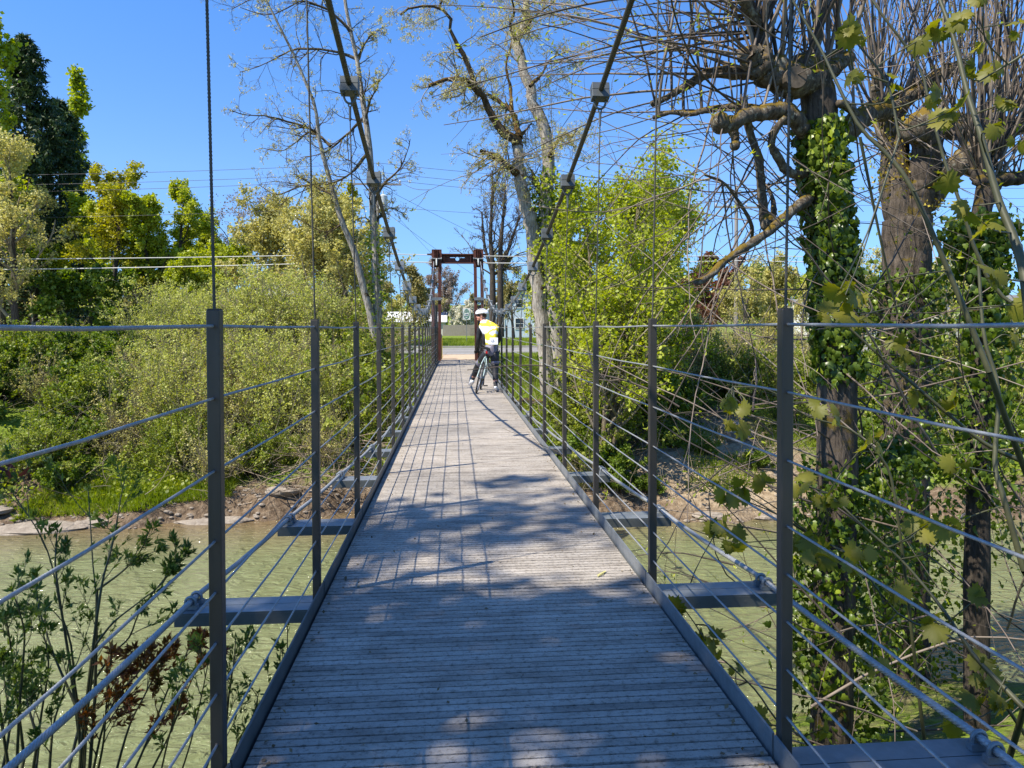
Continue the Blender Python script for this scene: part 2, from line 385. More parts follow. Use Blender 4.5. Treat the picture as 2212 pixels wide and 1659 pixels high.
def nz(sc, det=6):
    n = nt.nodes.new('ShaderNodeTexNoise'); n.inputs['Scale'].default_value = sc; n.inputs['Detail'].default_value = det; n.inputs['Roughness'].default_value = .68; nt.links.new(tc.outputs['Object'], n.inputs['Vector']); return n
n1, n2, n3 = nz(.9), nz(7), nz(2.3)
rgn = _ramp(nt, [(.3, (.075, .12, .012)), (.5, (.14, .20, .02)), (.7, (.20, .24, .04))]); nt.links.new(n2.outputs[0], rgn.inputs[0])
rso = _ramp(nt, [(.3, (.055, .038, .024)), (.48, (.14, .10, .065)), (.7, (.27, .21, .145))]); nt.links.new(n2.outputs[0], rso.inputs[0])
at = nt.nodes.new('ShaderNodeAttribute'); at.attribute_name = 'bare'
ad = nt.nodes.new('ShaderNodeMath'); ad.operation = 'ADD'; nt.links.new(at.outputs['Fac'], ad.inputs[0]); nt.links.new(n3.outputs[0], ad.inputs[1])
rm = _ramp(nt, [(.72, (0, 0, 0)), (.95, (1, 1, 1))]); nt.links.new(ad.outputs[0], rm.inputs[0])
mx = nt.nodes.new('ShaderNodeMix'); mx.data_type = 'RGBA'; nt.links.new(rm.outputs[0], mx.inputs[0]); nt.links.new(rgn.outputs[0], mx.inputs[6]); nt.links.new(rso.outputs[0], mx.inputs[7])
at2 = nt.nodes.new('ShaderNodeAttribute'); at2.attribute_name = 'tan'; mt = nt.nodes.new('ShaderNodeMix'); mt.data_type = 'RGBA'; mt.blend_type = 'MIX'
rst = _ramp(nt, [(.3, (.20, .14, .085)), (.5, (.36, .28, .18)), (.7, (.50, .40, .28))]); nt.links.new(n2.outputs[0], rst.inputs[0])
nt.links.new(at2.outputs['Fac'], mt.inputs[0]); nt.links.new(mx.outputs[2], mt.inputs[6]); nt.links.new(rst.outputs[0], mt.inputs[7])
nt.links.new(mt.outputs[2], b.inputs['Base Color'])
bp = nt.nodes.new('ShaderNodeBump'); bp.inputs['Distance'].default_value = .12; bp.inputs['Strength'].default_value = .9; nt.links.new(n2.outputs[0], bp.inputs['Height']); nt.links.new(bp.outputs[0], b.inputs['Normal'])
tag(link('ground', me, gm), kind='structure')

# river
wm = bpy.data.materials.new('river_water'); wm.use_nodes = True; nt = wm.node_tree; b = nt.nodes['Principled BSDF']
b.inputs['Roughness'].default_value = .06; b.inputs['IOR'].default_value = 1.33; b.inputs['Specular IOR Level'].default_value = .5
tc = nt.nodes.new('ShaderNodeTexCoord')
n1 = nz(.35, 3); rw = _ramp(nt, [(.3, (.130, .150, .062)), (.7, (.185, .205, .095))]); nt.links.new(n1.outputs[0], rw.inputs[0])
sp_ = nt.nodes.new('ShaderNodeSeparateXYZ'); nt.links.new(tc.outputs['Object'], sp_.inputs[0]); mr_ = nt.nodes.new('ShaderNodeMapRange'); mr_.inputs[1].default_value = 15.8; mr_.inputs[2].default_value = 18.6
nt.links.new(sp_.outputs[1], mr_.inputs[0]); mxw = nt.nodes.new('ShaderNodeMix'); mxw.data_type = 'RGBA'; nt.links.new(mr_.outputs[0], mxw.inputs[0]); nt.links.new(rw.outputs[0], mxw.inputs[6]); mxw.inputs[7].default_value = (.16, .115, .06, 1)
nt.links.new(mxw.outputs[2], b.inputs['Base Color'])
mp = nt.nodes.new('ShaderNodeMapping'); mp.inputs['Scale'].default_value = (1.1, 2.6, 1); nt.links.new(tc.outputs['Object'], mp.inputs[0])
n2 = nt.nodes.new('ShaderNodeTexNoise'); n2.inputs['Scale'].default_value = 1.9; n2.inputs['Detail'].default_value = 7; n2.inputs['Distortion'].default_value = 1.4; nt.links.new(mp.outputs[0], n2.inputs['Vector'])
bp = nt.nodes.new('ShaderNodeBump'); bp.inputs['Strength'].default_value = .8; bp.inputs['Distance'].default_value = .24; nt.links.new(n2.outputs[0], bp.inputs['Height']); nt.links.new(bp.outputs[0], b.inputs['Normal'])
me = mesh_np('river', [(-300, 2, WZ), (300, 2, WZ), (300, 24, WZ), (-300, 24, WZ)], [(0, 1, 2, 3)])
tag(link('river', me, wm), kind='structure')

# road, path
asph = mat('asphalt', [(.17, .165, .155), (.23, .22, .21)], .9, scale=1.5, bump=.3, bscale=60)
white = mat('road_paint', [(.5, .5, .48), (.7, .7, .68)], .8, scale=3)
conc = mat('concrete', [(.26, .245, .22), (.36, .34, .31)], .85, scale=2, bump=.2)
tan = mat('tan_concrete', [(.36, .26, .17), (.48, .37, .26)], .9, scale=3, bump=.2)
m_ = MB(); m_.add([(-400, 36.4, .004), (400, 36.4, .004), (400, 48.2, .004), (-400, 48.2, .004)], [(0, 1, 2, 3)]); tag(m_.build('road', asph), kind='structure')
m_ = MB()
for y in (37.4, 46.8): m_.add([(-400, y, .008), (400, y, .008), (400, y + .15, .008), (-400, y + .15, .008)], [(0, 1, 2, 3)])
for y in (41.9, 42.2): m_.add([(-400, y, .008), (400, y, .008), (400, y + .12, .008), (-400, y + .12, .008)], [(0, 1, 2, 3)])
tag(m_.build('road_markings', white), kind='structure')
m_ = MB(); m_.box((0, 48.4, .05), (800, .35, .16)); tag(m_.build('kerb', conc), kind='structure')
m_ = MB(); m_.box((-9, 51, .05), (13, 2.2, .16)); tag(m_.build('pavement', tan), kind='structure')
m_ = MB(); m_.box((0, 33.4, -.05), (1.9, 5.95, .1)); tag(m_.build('path', tan), kind='structure')

# ------------------------------------------------------------------ the bridge
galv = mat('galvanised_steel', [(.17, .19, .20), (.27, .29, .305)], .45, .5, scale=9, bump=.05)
galvd = mat('dark_and_shaded_galvanised_steel', [(.075, .085, .085), (.13, .14, .138)], .5, .4, scale=7)
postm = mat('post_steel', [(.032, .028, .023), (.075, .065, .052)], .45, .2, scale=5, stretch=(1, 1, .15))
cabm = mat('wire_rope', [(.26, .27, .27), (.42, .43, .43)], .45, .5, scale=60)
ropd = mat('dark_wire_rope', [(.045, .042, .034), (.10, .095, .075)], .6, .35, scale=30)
rust = mat('rust_painted_steel', [(.070, .021, .014), (.125, .038, .025)], .62, .1, scale=3)
timber = mat('grey_timber', [(.16, .14, .11), (.34, .31, .26)], .85, scale=6, stretch=(6, 6, .6), bump=.3)
deckm = mat('deck_board', [(.215, .19, .16), (.36, .325, .28), (.44, .405, .36)], .68, scale=4.5, detail=9, stretch=(.8, 2.2, 1), bump=.35, bscale=90, isl=.16)
# dirt speckle on boards
nt = deckm.node_tree; b = nt.nodes['Principled BSDF']; old = b.inputs['Base Color'].links[0].from_socket
tc = nt.nodes['Texture Coordinate']; n5 = nt.nodes.new('ShaderNodeTexNoise'); n5.inputs['Scale'].default_value = 42; n5.inputs['Detail'].default_value = 4; n5.inputs['Roughness'].default_value = .8; nt.links.new(tc.outputs['Object'], n5.inputs['Vector'])
r5 = _ramp(nt, [(.34, (.45, .43, .4)), (.5, (1, 1, 1))]); nt.links.new(n5.outputs[0], r5.inputs[0])
n6 = nt.nodes.new('ShaderNodeTexNoise'); n6.inputs['Scale'].default_value = .9; n6.inputs['Detail'].default_value = 5; nt.links.new(tc.outputs['Object'], n6.inputs['Vector'])
r6 = _ramp(nt, [(.35, (.78, .78, .78)), (.6, (1.08, 1.06, 1.03))]); nt.links.new(n6.outputs[0], r6.inputs[0])
for rr in (r5, r6):
    mm = nt.nodes.new('ShaderNodeMix'); mm.data_type = 'RGBA'; mm.blend_type = 'MULTIPLY'; mm.inputs[0].default_value = 1
    nt.links.new(old, mm.inputs[6]); nt.links.new(rr.outputs[0], mm.inputs[7]); old = mm.outputs[2]
nt.links.new(old, b.inputs['Base Color'])

BR = empty('suspension_footbridge', (0, 0, 0), 'narrow suspension footbridge with grey slatted deck and rust red end frame over a green river', 'footbridge')
Y0 = 2.148
def yi(i): return Y0 + 1.5 * i
NP = 18
XP, PH = .867, 1.397
def rope(name, pts, r, m, parent, lobes=6, pitch=.09, step=.012, k=24):
    """laid wire rope with real strands"""
    pts = [Vector(p) for p in pts]; L = [0]
    for a, b in zip(pts, pts[1:]): L.append(L[-1] + (b - a).length)
    n = max(2, int(L[-1] / step)); s = np.linspace(0, L[-1], n)
    P = np.stack([np.interp(s, L, [p[j] for p in pts]) for j in range(3)], 1)
    T = unit(np.gradient(P, axis=0)); ref = np.array([0, 0, 1.]) if abs(T[0, 2]) < .8 else np.array([1., 0, 0])
    A = unit(np.cross(T, ref)); B = np.cross(A, T); q = np.arange(k) * 2 * np.pi / k
    tw = s[:, None] * 2 * np.pi / pitch
    R = r * (.86 + .14 * np.abs(np.cos((q[None] + 0 * tw) * lobes / 2)))
    ang = q[None] + tw
    V = P[:, None] + (R * np.cos(ang))[:, :, None] * A[:, None] + (R * np.sin(ang))[:, :, None] * B[:, None]
    i = np.arange(n - 1)[:, None]; j = np.arange(k)[None]
    F = np.stack([i * k + j, i * k + (j + 1) % k, (i + 1) * k + (j + 1) % k, (i + 1) * k + j], -1).reshape(-1, 4)
    return link(name, mesh_np(name, V.reshape(-1, 3), F), m, parent)
# deck
m_ = MB(); joints = [yi(i) for i in range(-3, 20)]
for a0, b0 in zip(joints, joints[1:]):
    n = 35; p = (b0 - a0 - .008) / n
    if a0 > 30: continue
    for k in range(n):
        y = a0 + .008 + p * (k + .5)
        if y > 30.42: continue
        h = rnd.uniform(-.0006, .0006)
        m_.box((0, y, -.011 + h), (1.64, p - .008, .022))
dk = m_.build('deck', deckm, BR)
m_ = MB()
for s in (-1, 1):
    m_.box((s * .74, 13.6, -.075), (.05, 33.6, .10)); m_.box((s * .25, 13.6, -.075), (.04, 33.6, .10))
m_.box((0, 13.6, -.031), (1.5, 33.5, .006))  # added dark sheet under the boards, so the gaps read as shade
m_.build('deck_frame_and_gap_backing', galvd, BR)
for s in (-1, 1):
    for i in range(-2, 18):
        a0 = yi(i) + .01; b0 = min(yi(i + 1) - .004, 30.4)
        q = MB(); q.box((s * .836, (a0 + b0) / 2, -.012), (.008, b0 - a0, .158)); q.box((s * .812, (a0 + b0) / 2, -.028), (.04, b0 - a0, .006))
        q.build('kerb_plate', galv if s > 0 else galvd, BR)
# thick lower cable and cross beams
def thick(y): return float(np.interp(y, [-3, 2.15, 3.65, 5.15, 6.65, 8.15, 10, 12, 15, 18, 21, 24, 27, 29.6], [1.66, 1.545, 1.472, 1.345, 1.225, 1.11, 1.02, .965, .935, .95, 1.0, 1.12, 1.32, 1.56]))
for s in (-1, 1):
    pts = [(s * thick(y), y, -.006 + (.012 if abs((y - Y0) % 1.5) < .2 else 0)) for y in np.arange(-2.8, 29.6, .5)]
    near = [p for p in pts if p[1] < 9.3]; far = [p for p in pts if p[1] >= 8.6]
    rope('lower_cable', near, .0145, cabm, BR, 8, .16, .01, 32)
    q = MB(); q.tube(far, .0143, 8); q.build('lower_cable', cabm, BR, smooth=True)
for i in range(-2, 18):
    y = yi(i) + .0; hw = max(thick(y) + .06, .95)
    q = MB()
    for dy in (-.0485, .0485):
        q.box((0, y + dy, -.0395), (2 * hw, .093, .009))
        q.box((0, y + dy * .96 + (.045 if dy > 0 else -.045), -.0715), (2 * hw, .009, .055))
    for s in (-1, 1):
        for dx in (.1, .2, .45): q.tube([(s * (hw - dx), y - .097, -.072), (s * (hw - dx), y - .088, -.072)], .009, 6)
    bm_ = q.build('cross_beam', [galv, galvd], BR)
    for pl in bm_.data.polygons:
        if pl.normal.z < .5: pl.material_index = 1  # beam sides take the darker steel: their shade is put into the colour
    if i > 12: continue
    for s in (-1, 1):
        for dy in (-.04, .03):
            yc = y + dy; xc = s * thick(yc); q = MB()
            q.torus((xc, yc, .002), .024, .0075, (0, 1, 0), 12, 8, 0, 2 * math.pi)
            q.box((xc, yc, -.022), (.07, .03, .022)); 
            for sx in (-1, 1): q.tube([(xc + sx * .024, yc, -.03), (xc + sx * .024, yc, .004)], .0075, 6); q.tube([(xc + sx * .024, yc, -.026), (xc + sx * .024, yc, -.012)], .013, 6)
            q.build('cable_clip', galv, bm_, smooth=True)
# railing posts
hz = [1.361, 1.150, .937, .731, .580, .431, .280, .130]
for s in (-1, 1):
    for i in range(-2, NP):
        y = yi(i); h = PH + (.012 if (i == 0) else 0)
        q = MB(); q.box((s * XP, y, (h - .13) / 2), (.038, .038, h + .13)); q.box((s * XP, y, h + .0015), (.035, .035, .003))
        for z in hz: q.tube([(s * XP, y - .0215, z), (s * XP, y + .0215, z)], .0078, 6)
        q.build('railing_post', postm, BR, bevel=.003)
    for k, z in enumerate(hz):
        r = .0052 if k == 0 else .0042
        pts = []
        for i in range(-2, NP):
            pts.append((s * XP, yi(i), z))
            if i < NP - 1: pts.append((s * XP, yi(i) + .75, z - (.0035 + .002 * ((i * 7 + k * 3) % 3))))
        if True:
            nr = [p for p in pts if p[1] < 4.4]; fr = [p for p in pts if p[1] > 4.2]
            rope('railing_cable', nr, r, cabm, BR, 6, .05, .006, 12); q = MB(); q.tube(fr, r, 5); q.build('railing_cable', cabm, BR, smooth=True)
    # end panels
    q = MB()
    for y in (27.7, 29.3): q.box((s * XP, y, .65), (.05, .05, 1.46))
    for z in (1.36, .12): q.box((s * XP, 28.5, z), (.04, 1.55, .04))
    for k in range(11): q.box((s * XP, 27.83 + k * .134, .74), (.016, .016, 1.2))
    q.build('end_railing', postm, BR)
# main cables, hangers
def mz(y): return 1.716 + (.0113 if y < 16.1 else .01335) * (y - 16.1) ** 2
def mx_(y): return .90 if y < 16 else .90 + .06 * (y - 16) / 13.6
for s in (-1, 1):
    ys = np.concatenate([np.arange(-2.5, 29.3, .5), [29.5]])
    pts = [(s * mx_(y) + (-.05 if y > 22 else 0) * (y - 22) / 7.5, y, mz(y)) for y in ys]
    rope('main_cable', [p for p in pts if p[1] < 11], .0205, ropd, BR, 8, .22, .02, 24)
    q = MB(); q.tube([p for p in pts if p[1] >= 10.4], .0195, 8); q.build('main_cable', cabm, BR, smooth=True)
    for i in range(0, NP):
        y = yi(i); zc = mz(y); xc = s * mx_(y) + (-.05 * (y - 22) / 7.5 if y > 22 else 0); sl = math.atan(2 * (.0113 if y < 16.1 else .01335) * (y - 16.1))
        if i < 2:      # above the frame: plain hanger up to the cable
            pass
        rot = Matrix.Rotation(sl, 3, 'X')
        q = MB()
        q.box(Vector((xc, y, zc)) + rot @ Vector((0, 0, .030)), (.128, .085, .056), rot)
        q.box(Vector((xc, y, zc)) + rot @ Vector((0, 0, -.028)), (.128, .085, .060), rot)
        for sx in (-1, 1):
            for sy in (-.02, .02):
                q.tube([Vector((xc, y, zc)) + rot @ Vector((sx * .042, sy, -.07)), Vector((xc, y, zc)) + rot @ Vector((sx * .042, sy, .068))], .009, 6)
        q.tube([(xc + .043 * math.cos(a), y, zc - .062 - .060 * math.sin(a)) for a in np.linspace(0, math.pi, 11)], .009, 8)
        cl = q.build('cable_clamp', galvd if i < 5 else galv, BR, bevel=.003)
        zt = zc - .122
        q = MB(); q.torus((xc, y, zt - .012), .011, .0055, (0, 1, 0), 12, 6); q.tube([(xc, y, zt - .025), (xc, y, zt - .12)], [.0095, .0085], 8); q.build('hanger_socket', galvd, cl, smooth=True)
        r = .0052
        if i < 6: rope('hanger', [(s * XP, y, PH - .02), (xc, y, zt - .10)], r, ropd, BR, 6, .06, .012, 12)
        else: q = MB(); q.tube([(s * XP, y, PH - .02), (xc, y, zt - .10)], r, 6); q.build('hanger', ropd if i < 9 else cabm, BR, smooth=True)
# end tower
YT = 29.6
def tp(px, py, dy=0): w = W(px, py, YT); return (w[0], YT + dy, w[2])
TW = empty('end_tower', (0, 0, 0)); TW.parent = BR
for cx, sx in ((943.4, -1), (1033.0, 1)):
    x0, _, zt = tp(cx, 540.5); _, _, zc = tp(cx, 577)
    q = MB(); q.box((x0, YT, zt), (.40, .34, .03)); q.build('cap', rust, TW)
    q = MB()
    for a in (-1, 1):
        xt = x0 + a * .135; xb = x0 + sx * .05 + a * .135
        q.add([(xt - .06, YT - .15, zt), (xt + .06, YT - .15, zt), (xt + .06, YT + .15, zt), (xt - .06, YT + .15, zt),
               (xb - .065, YT - .18, -.35), (xb + .065, YT - .18, -.35), (xb + .065, YT + .18, -.35), (xb - .065, YT + .18, -.35)],
              [(0, 1, 2, 3), (4, 7, 6, 5), (0, 4, 5, 1), (1, 5, 6, 2), (2, 6, 7, 3), (3, 7, 4, 0)])
    q.build('leg', rust, TW)
    q = MB(); q.box((x0 - .15, YT - .155, (zt + zc) / 2), (.11, .02, zt - zc)); q.box((x0 + .15, YT - .155, (zt + zc) / 2), (.11, .02, zt - zc))
    q.box((x0, YT + .1, (zt + zc) / 2), (.36, .02, zt - zc)); q.box((x0 - .03, YT - .17, (zt + zc) / 2 + .1), (.02, .1, zt - zc - .2)); q.box((x0 + .03, YT - .17, (zt + zc) / 2 + .1), (.02, .1, zt - zc - .2))
    q.build('cable_saddle', rust, TW)
    q = MB(); za = tp(cx, 560)[2]
    q.tube([(x0 - .2, YT - .19, za), (x0 + .2, YT - .19, za)], .035, 8); 
    for a in (-1, 1): q.tube([(x0 + a * .17, YT - .2, za), (x0 + a * .21, YT - .2, za)], .06, 6)
    q.tube([(x0, YT - .18, za), (x0 - sx * 0, YT - .30, za - .28)], [.05, .035], 8)
    q.build('pin', galv, TW, smooth=True)
    zb = tp(cx, 646)[2]
    q = MB(); q.box((x0 + sx * .03, YT - .2, zb), (.42, .03, .12)); q.tube([(x0 + .2 * 1 + sx * .03, YT - .22, zb), (x0 + sx * .03 + .27, YT - .22, zb)], .03, 6); q.build('band', galv, TW)
    q = MB(); q.box((x0 + sx * .04, YT + .05, 1.0), (.13, .13, 2.6)); q.build('timber_core', timber, TW)
zt0 = tp(990, 548.7)[2]; zb0 = tp(990, 569.5)[2]; zm = (zt0 + zb0) / 2; xl = tp(922.8, 550)[0]; xr = tp(1052, 550)[0]; xh = tp(987.9, 560)[0]
zh = tp(987.9, 559.3)[2]; zs = tp(987, 556.6)[2]
q = MB(); q.box(((xl + xr) / 2, YT - .02, zt0 - .02), (xr - xl, .24, .04)); q.box(((xl + xr) / 2, YT - .02, zb0 + .02), (xr - xl - .55, .24, .04))
a_ = .095
q.box(((xl + .2 + xh - .3) / 2, YT, zm), (xh - .3 - xl - .2, .02, zt0 - zb0 - .06)); q.box(((xr - .2 + xh + .3) / 2, YT, zm), (xr - .2 - xh - .3, .02, zt0 - zb0 - .06))
zA, zB = zt0 - .04, zb0 + .04
for s in (-1, 1):   # webs beside the hole, with the slot left open
    xc = xh + s * (.3 + a_) / 2; w_ = .3 - a_
    q.box((xc, YT, (zA + zs + .014) / 2), (w_, .02, zA - zs - .014)); q.box((xc, YT, (zB + zs - .014) / 2), (w_, .02, zs - .014 - zB))
if zA > zh + a_: q.box((xh, YT, (zA + zh + a_) / 2), (2 * a_, .02, zA - zh - a_))
if zh - a_ > zB: q.box((xh, YT, (zB + zh - a_) / 2), (2 * a_, .02, zh - a_ - zB))
n = 24; V = []
for k in range(n):
    t = 2 * math.pi * k / n; c_, s_ = math.cos(t), math.sin(t); e = a_ / max(abs(c_), abs(s_))
    for yy in (YT - .01, YT + .01): V += [(xh + .08 * c_, yy, zh + .08 * s_), (xh + e * c_, yy, zh + e * s_)]
q.add(V, [f for k in range(n) for f in ((4 * k, 4 * k + 1, (4 * k + 5) % (4 * n), (4 * k + 4) % (4 * n)), (4 * k + 2, (4 * k + 6) % (4 * n), (4 * k + 7) % (4 * n), 4 * k + 3), (4 * k, (4 * k + 4) % (4 * n), (4 * k + 6) % (4 * n), 4 * k + 2))])
for k in range(-1, 2, 2): q.box((xh + k * .55, YT - .06, zm), (.02, .12, zt0 - zb0 - .08))
q.build('crossbeam', rust, TW)
# cable anchors beside the deck end
dark = mat('black_steel', [(.012, .012, .013), (.03, .03, .03)], .5, .3, scale=5)
for s in (-1, 1):
    q = MB(); q.box((s * 1.35, 29.3, -.30), (.9, .12, .14)); q.box((s * 1.35, 29.3, -.52), (.75, .1, .07))
    q.prism([(s * 1.2, -.36), (s * 1.75, -.36), (s * 1.62, -.62), (s * 1.45, -.72), (s * 1.35, -.62)], 29.2, 29.26)
    q.box((s * 1.78, 29.25, -.34), (.05, .2, .22)); q.build('cable_anchor', dark, BR)
# abutment end posts
for s, lab in ((-1, 'left'), (1, 'right')):
    for k in range(3):
        q = MB(); q.tube([(s * .80, 30.6 + k * .55, -.1), (s * .80, 30.6 + k * .55, 1.08 - .03 * k)], .085, 10)
        if k == 0: q.tube([(s * .80, 30.6, 1.075), (s * .80, 30.6, 1.11)], [.085, .05], 10)
        o = q.build('wooden_post', timber, smooth=True)
        tag(o, '%s wooden post on the %s side of the path just past the bridge end' % (('first', 'second', 'third')[k], lab), 'post', 'wooden posts by the bridge end')
yel = mat('yellow_plastic', [(.75, .55, .03)], .4)
q = MB(); q.box((-.70, 30.55, .5), (.012, .05, .9)); tag(q.build('reflector_strip', yel), 'yellow upright marker strip on the left wooden post at the bridge end', 'marker')

rl = np.random.default_rng(77); n_ = 420; sdx = rl.choice([-1, 1], n_); lx_ = sdx * (.80 - rl.exponential(.05, n_)); k_ = rl.random(n_) < .3; lx_[k_] = rl.uniform(-.8, .8, k_.sum())
lp = np.stack([lx_, 2 + rl.uniform(0, 1, n_) ** 1.6 * 14, np.full(n_, .004)], 1); LIT = lp
# litter on the deck
twigm = mat('dead_twig', [(.14, .10, .06), (.25, .19, .12)], .9, scale=20)
q = MB(); q.tube([(.60, 3.77, .006), (.635, 3.80, .008), (.66, 3.85, .005)], [.0025, .002, .001], 5)
for k in range(7): q.add([(.605 + k * .008, 3.775 + k * .009, .006), (.615 + k * .008, 3.79 + k * .009, .012), (.60 + k * .008, 3.80 + k * .009, .006)], [(0, 1, 2)])
catk = mat('dried_catkin', [(.28, .27, .10), (.40, .36, .15)], .9, scale=30)
tag(q.build('fallen_catkin', catk), 'small dried greenish catkin lying on the right edge of the deck', 'catkin')
q = MB(); q.tube([(.52, 3.42, .005), (.56, 3.44, .009), (.585, 3.42, .004), (.61, 3.45, .006)], [.0016] * 4, 5); q.tube([(.56, 3.44, .009), (.575, 3.47, .004)], .0013, 4)
tag(q.build('fallen_twig', twigm), 'thin bent twig lying on the deck near the right kerb', 'twig')
# ------------------------------------------------------------------ bicycle
bkf = mat('bike_paint', [(.30, .42, .42), (.42, .52, .50)], .3, .1, scale=3, coat=.4)
bkb = mat('black_rubber', [(.012, .012, .012), (.02, .02, .02)], .6, scale=20)
chrome = mat('alloy', [(.45, .46, .47)], .3, .9)
redp = mat('red_lens', [(.55, .01, .01)], .25)
rear = Vector((.272, 14.68, 0)); front = Vector((.395, 15.66, 0))
hd = (front - rear).normalized(); LEAN = math.radians(13.5)
side = hd.cross(Vector((0, 0, 1))).normalized()   # right side
upv = (Matrix.Rotation(-LEAN, 3, hd) @ Vector((0, 0, 1))); 
if upv.dot(side) < 0: upv = Matrix.Rotation(LEAN, 3, hd) @ Vector((0, 0, 1))
sd = hd.cross(upv).normalized()
def bk(f, s, u): return rear + hd * f + sd * s + upv * u
BK = empty('bicycle', tuple(rear), 'pale green road bicycle leaning right between the legs of the rider on the deck', 'bicycle')
def bb(q, name, m, par=None, smooth=True):
    o = q.build(name, m, par or BK, smooth=smooth)
    if par is None: o.matrix_parent_inverse = Matrix.Translation(-rear)
    return o
q = MB(); q.tube([bk(.41, 0, .28), bk(.27, 0, .78)], .018); q.tube([bk(.41, 0, .28), bk(.86, 0, .62)], .02); q.tube([bk(.28, 0, .76), bk(.84, 0, .79)], .016); q.tube([bk(.87, 0, .60), bk(.83, 0, .84)], .02)
for s in (-1, 1):
    q.tube([bk(.28, s * .02, .75), bk(.20, s * .05, .62), bk(0, s * .06, .34)], .009); q.tube([bk(.41, s * .03, .28), bk(0, s * .06, .34)], .010)
    q.tube([bk(.875, s * .035, .60), bk(.90, s * .05, .5), bk(.985, s * .05, .34)], [.014, .012, .009])
bb(q, 'frame', bkf)
for nm, f in (('rear', 0), ('front', .985)):
    q = MB(); q.torus(bk(f, 0, .34), .325, .0165, sd, 48, 10); w = bb(q, 'wheel', bkb)
    q = MB(); q.torus(bk(f, 0, .34), .302, .009, sd, 48, 6)
    for k in range(20):
        a = 2 * math.pi * k / 20; dd = hd * math.cos(a) + upv * math.sin(a)
        q.tube([bk(f, 0, .34) + sd * (.02 if k % 2 else -.02), bk(f, 0, .34) + dd * .302], .0012, 3)
    q.tube([bk(f, -.05, .34), bk(f, .05, .34)], .018)
    o = q.build('rim', chrome, w); 
q = MB()
prof = [(-.14, .065), (-.12, .075), (-.06, .07), (0, .045), (.06, .025), (.13, .018)]
V = []; F = []
for i, (a, hw) in enumerate(prof):
    for j, (c_, z_) in enumerate([(-1, -.02), (-.8, .01), (0, .016), (.8, .01), (1, -.02), (0, -.035)]): V.append(bk(.20 + a, hw * c_, .955 + z_ + (.012 if i == 0 else 0)))
for i in range(len(prof) - 1):
    for j in range(6): F.append((i * 6 + j, i * 6 + (j + 1) % 6, (i + 1) * 6 + (j + 1) % 6, (i + 1) * 6 + j))
F += [tuple(range(6)), tuple(30 + j for j in range(6))[::-1]]
q.add(V, F); bb(q, 'saddle', bkb)
q = MB(); q.tube([bk(.275, 0, .76), bk(.225, 0, .945)], .0135); bb(q, 'seatpost', bkb)
q = MB(); q.tube([bk(.83, 0, .84), bk(.82, 0, .89)], .017); q.tube([bk(.82, 0, .88), bk(.92, 0, .90)], .014); q.tube([bk(.92, -.21, .90), bk(.92, .21, .90)], .013)
for s in (-1, 1): q.tube([bk(.92, s * .21, .90), bk(1.0, s * .212, .90), bk(1.03, s * .212, .93), bk(1.02, s * .212, .85), bk(.97, s * .212, .79), bk(.90, s * .212, .78)], .014)
bb(q, 'handlebar', bkb)
q = MB(); q.torus(bk(.41, .045, .28), .09, .006, sd, 28, 6); q.tube([bk(.41, -.07, .28), bk(.41, .07, .28)], .02); q.tube([bk(.41, .065, .28), bk(.50, .075, .15)], .011); q.tube([bk(.41, -.065, .28), bk(.32, -.075, .41)], .011)
q.box(bk(.50, .12, .15), (.09, .06, .02)); q.box(bk(.32, -.12, .41), (.09, .06, .02))
q.tube([bk(.41, .045, .37), bk(0, .045, .385)], .004, 4); q.tube([bk(.41, .045, .19), bk(.03, .045, .24), bk(0, .045, .30)], .004, 4); q.torus(bk(0, .045, .34), .04, .012, sd, 20, 6); q.box(bk(.02, .05, .24), (.03, .03, .09))
bb(q, 'crankset', bkb)
q = MB(); q.box(bk(.225, 0, .865), (.034, .02, .042)); q.tube([bk(.235, 0, .84), bk(.235, 0, .89)], .018); bb(q, 'tail_light', redp)
q = MB(); q.tube([bk(.52, 0, .42), bk(.60, 0, .58)], .036, 10); bb(q, 'bottle', white)

# ------------------------------------------------------------------ rider
skin = mat('skin', [(.48, .22, .15), (.56, .28, .20)], .5, scale=12)
blk = mat('black_lycra', [(.010, .010, .012), (.02, .02, .023)], .55, scale=8, bump=.1)
gry = mat('grey_lavender_lycra', [(.13, .12, .16), (.20, .19, .24)], .6, scale=8)
yell = bpy.data.materials.new('jersey_print'); yell.use_nodes = True; nt = yell.node_tree; b = nt.nodes['Principled BSDF']; b.inputs['Roughness'].default_value = .7
tc = nt.nodes.new('ShaderNodeTexCoord'); mp = nt.nodes.new('ShaderNodeMapping'); mp.inputs['Scale'].default_value = (3.5, 3.5, 8); mp.inputs['Rotation'].default_value = (0, .75, 0)
n_ = nt.nodes.new('ShaderNodeTexNoise'); n_.inputs['Scale'].default_value = 1.1; n_.inputs['Detail'].default_value = 3
nt.links.new(tc.outputs['Object'], mp.inputs[0]); nt.links.new(mp.outputs[0], n_.inputs['Vector'])
r_ = _ramp(nt, [(.40, (.85, .62, .02)), (.50, (.86, .68, .05)), (.525, (.80, .80, .78)), (.60, (.72, .74, .78))]); nt.links.new(n_.outputs[0], r_.inputs[0]); nt.links.new(r_.outputs[0], b.inputs['Base Color'])
wht = mat('white_shell', [(.75, .76, .78), (.82, .83, .84)], .3, scale=4, coat=.3)
PS = empty('person', (.55, 15.1, 0), 'person in yellow and white jersey, black tights and white helmet astride a bicycle looking left', 'person')
def wp(px, py, Y): w = W(px, py, Y); return Vector(w)
pel = wp(1061, 757, 15.02); spine1 = wp(1062, 742, 15.03); chest = wp(1060, 722, 15.16); upch = wp(1057, 704, 15.30); neck = wp(1047, 696, 15.40); headb = wp(1042, 690, 15.42); headt = wp(1040.5, 679.5, 15.42)
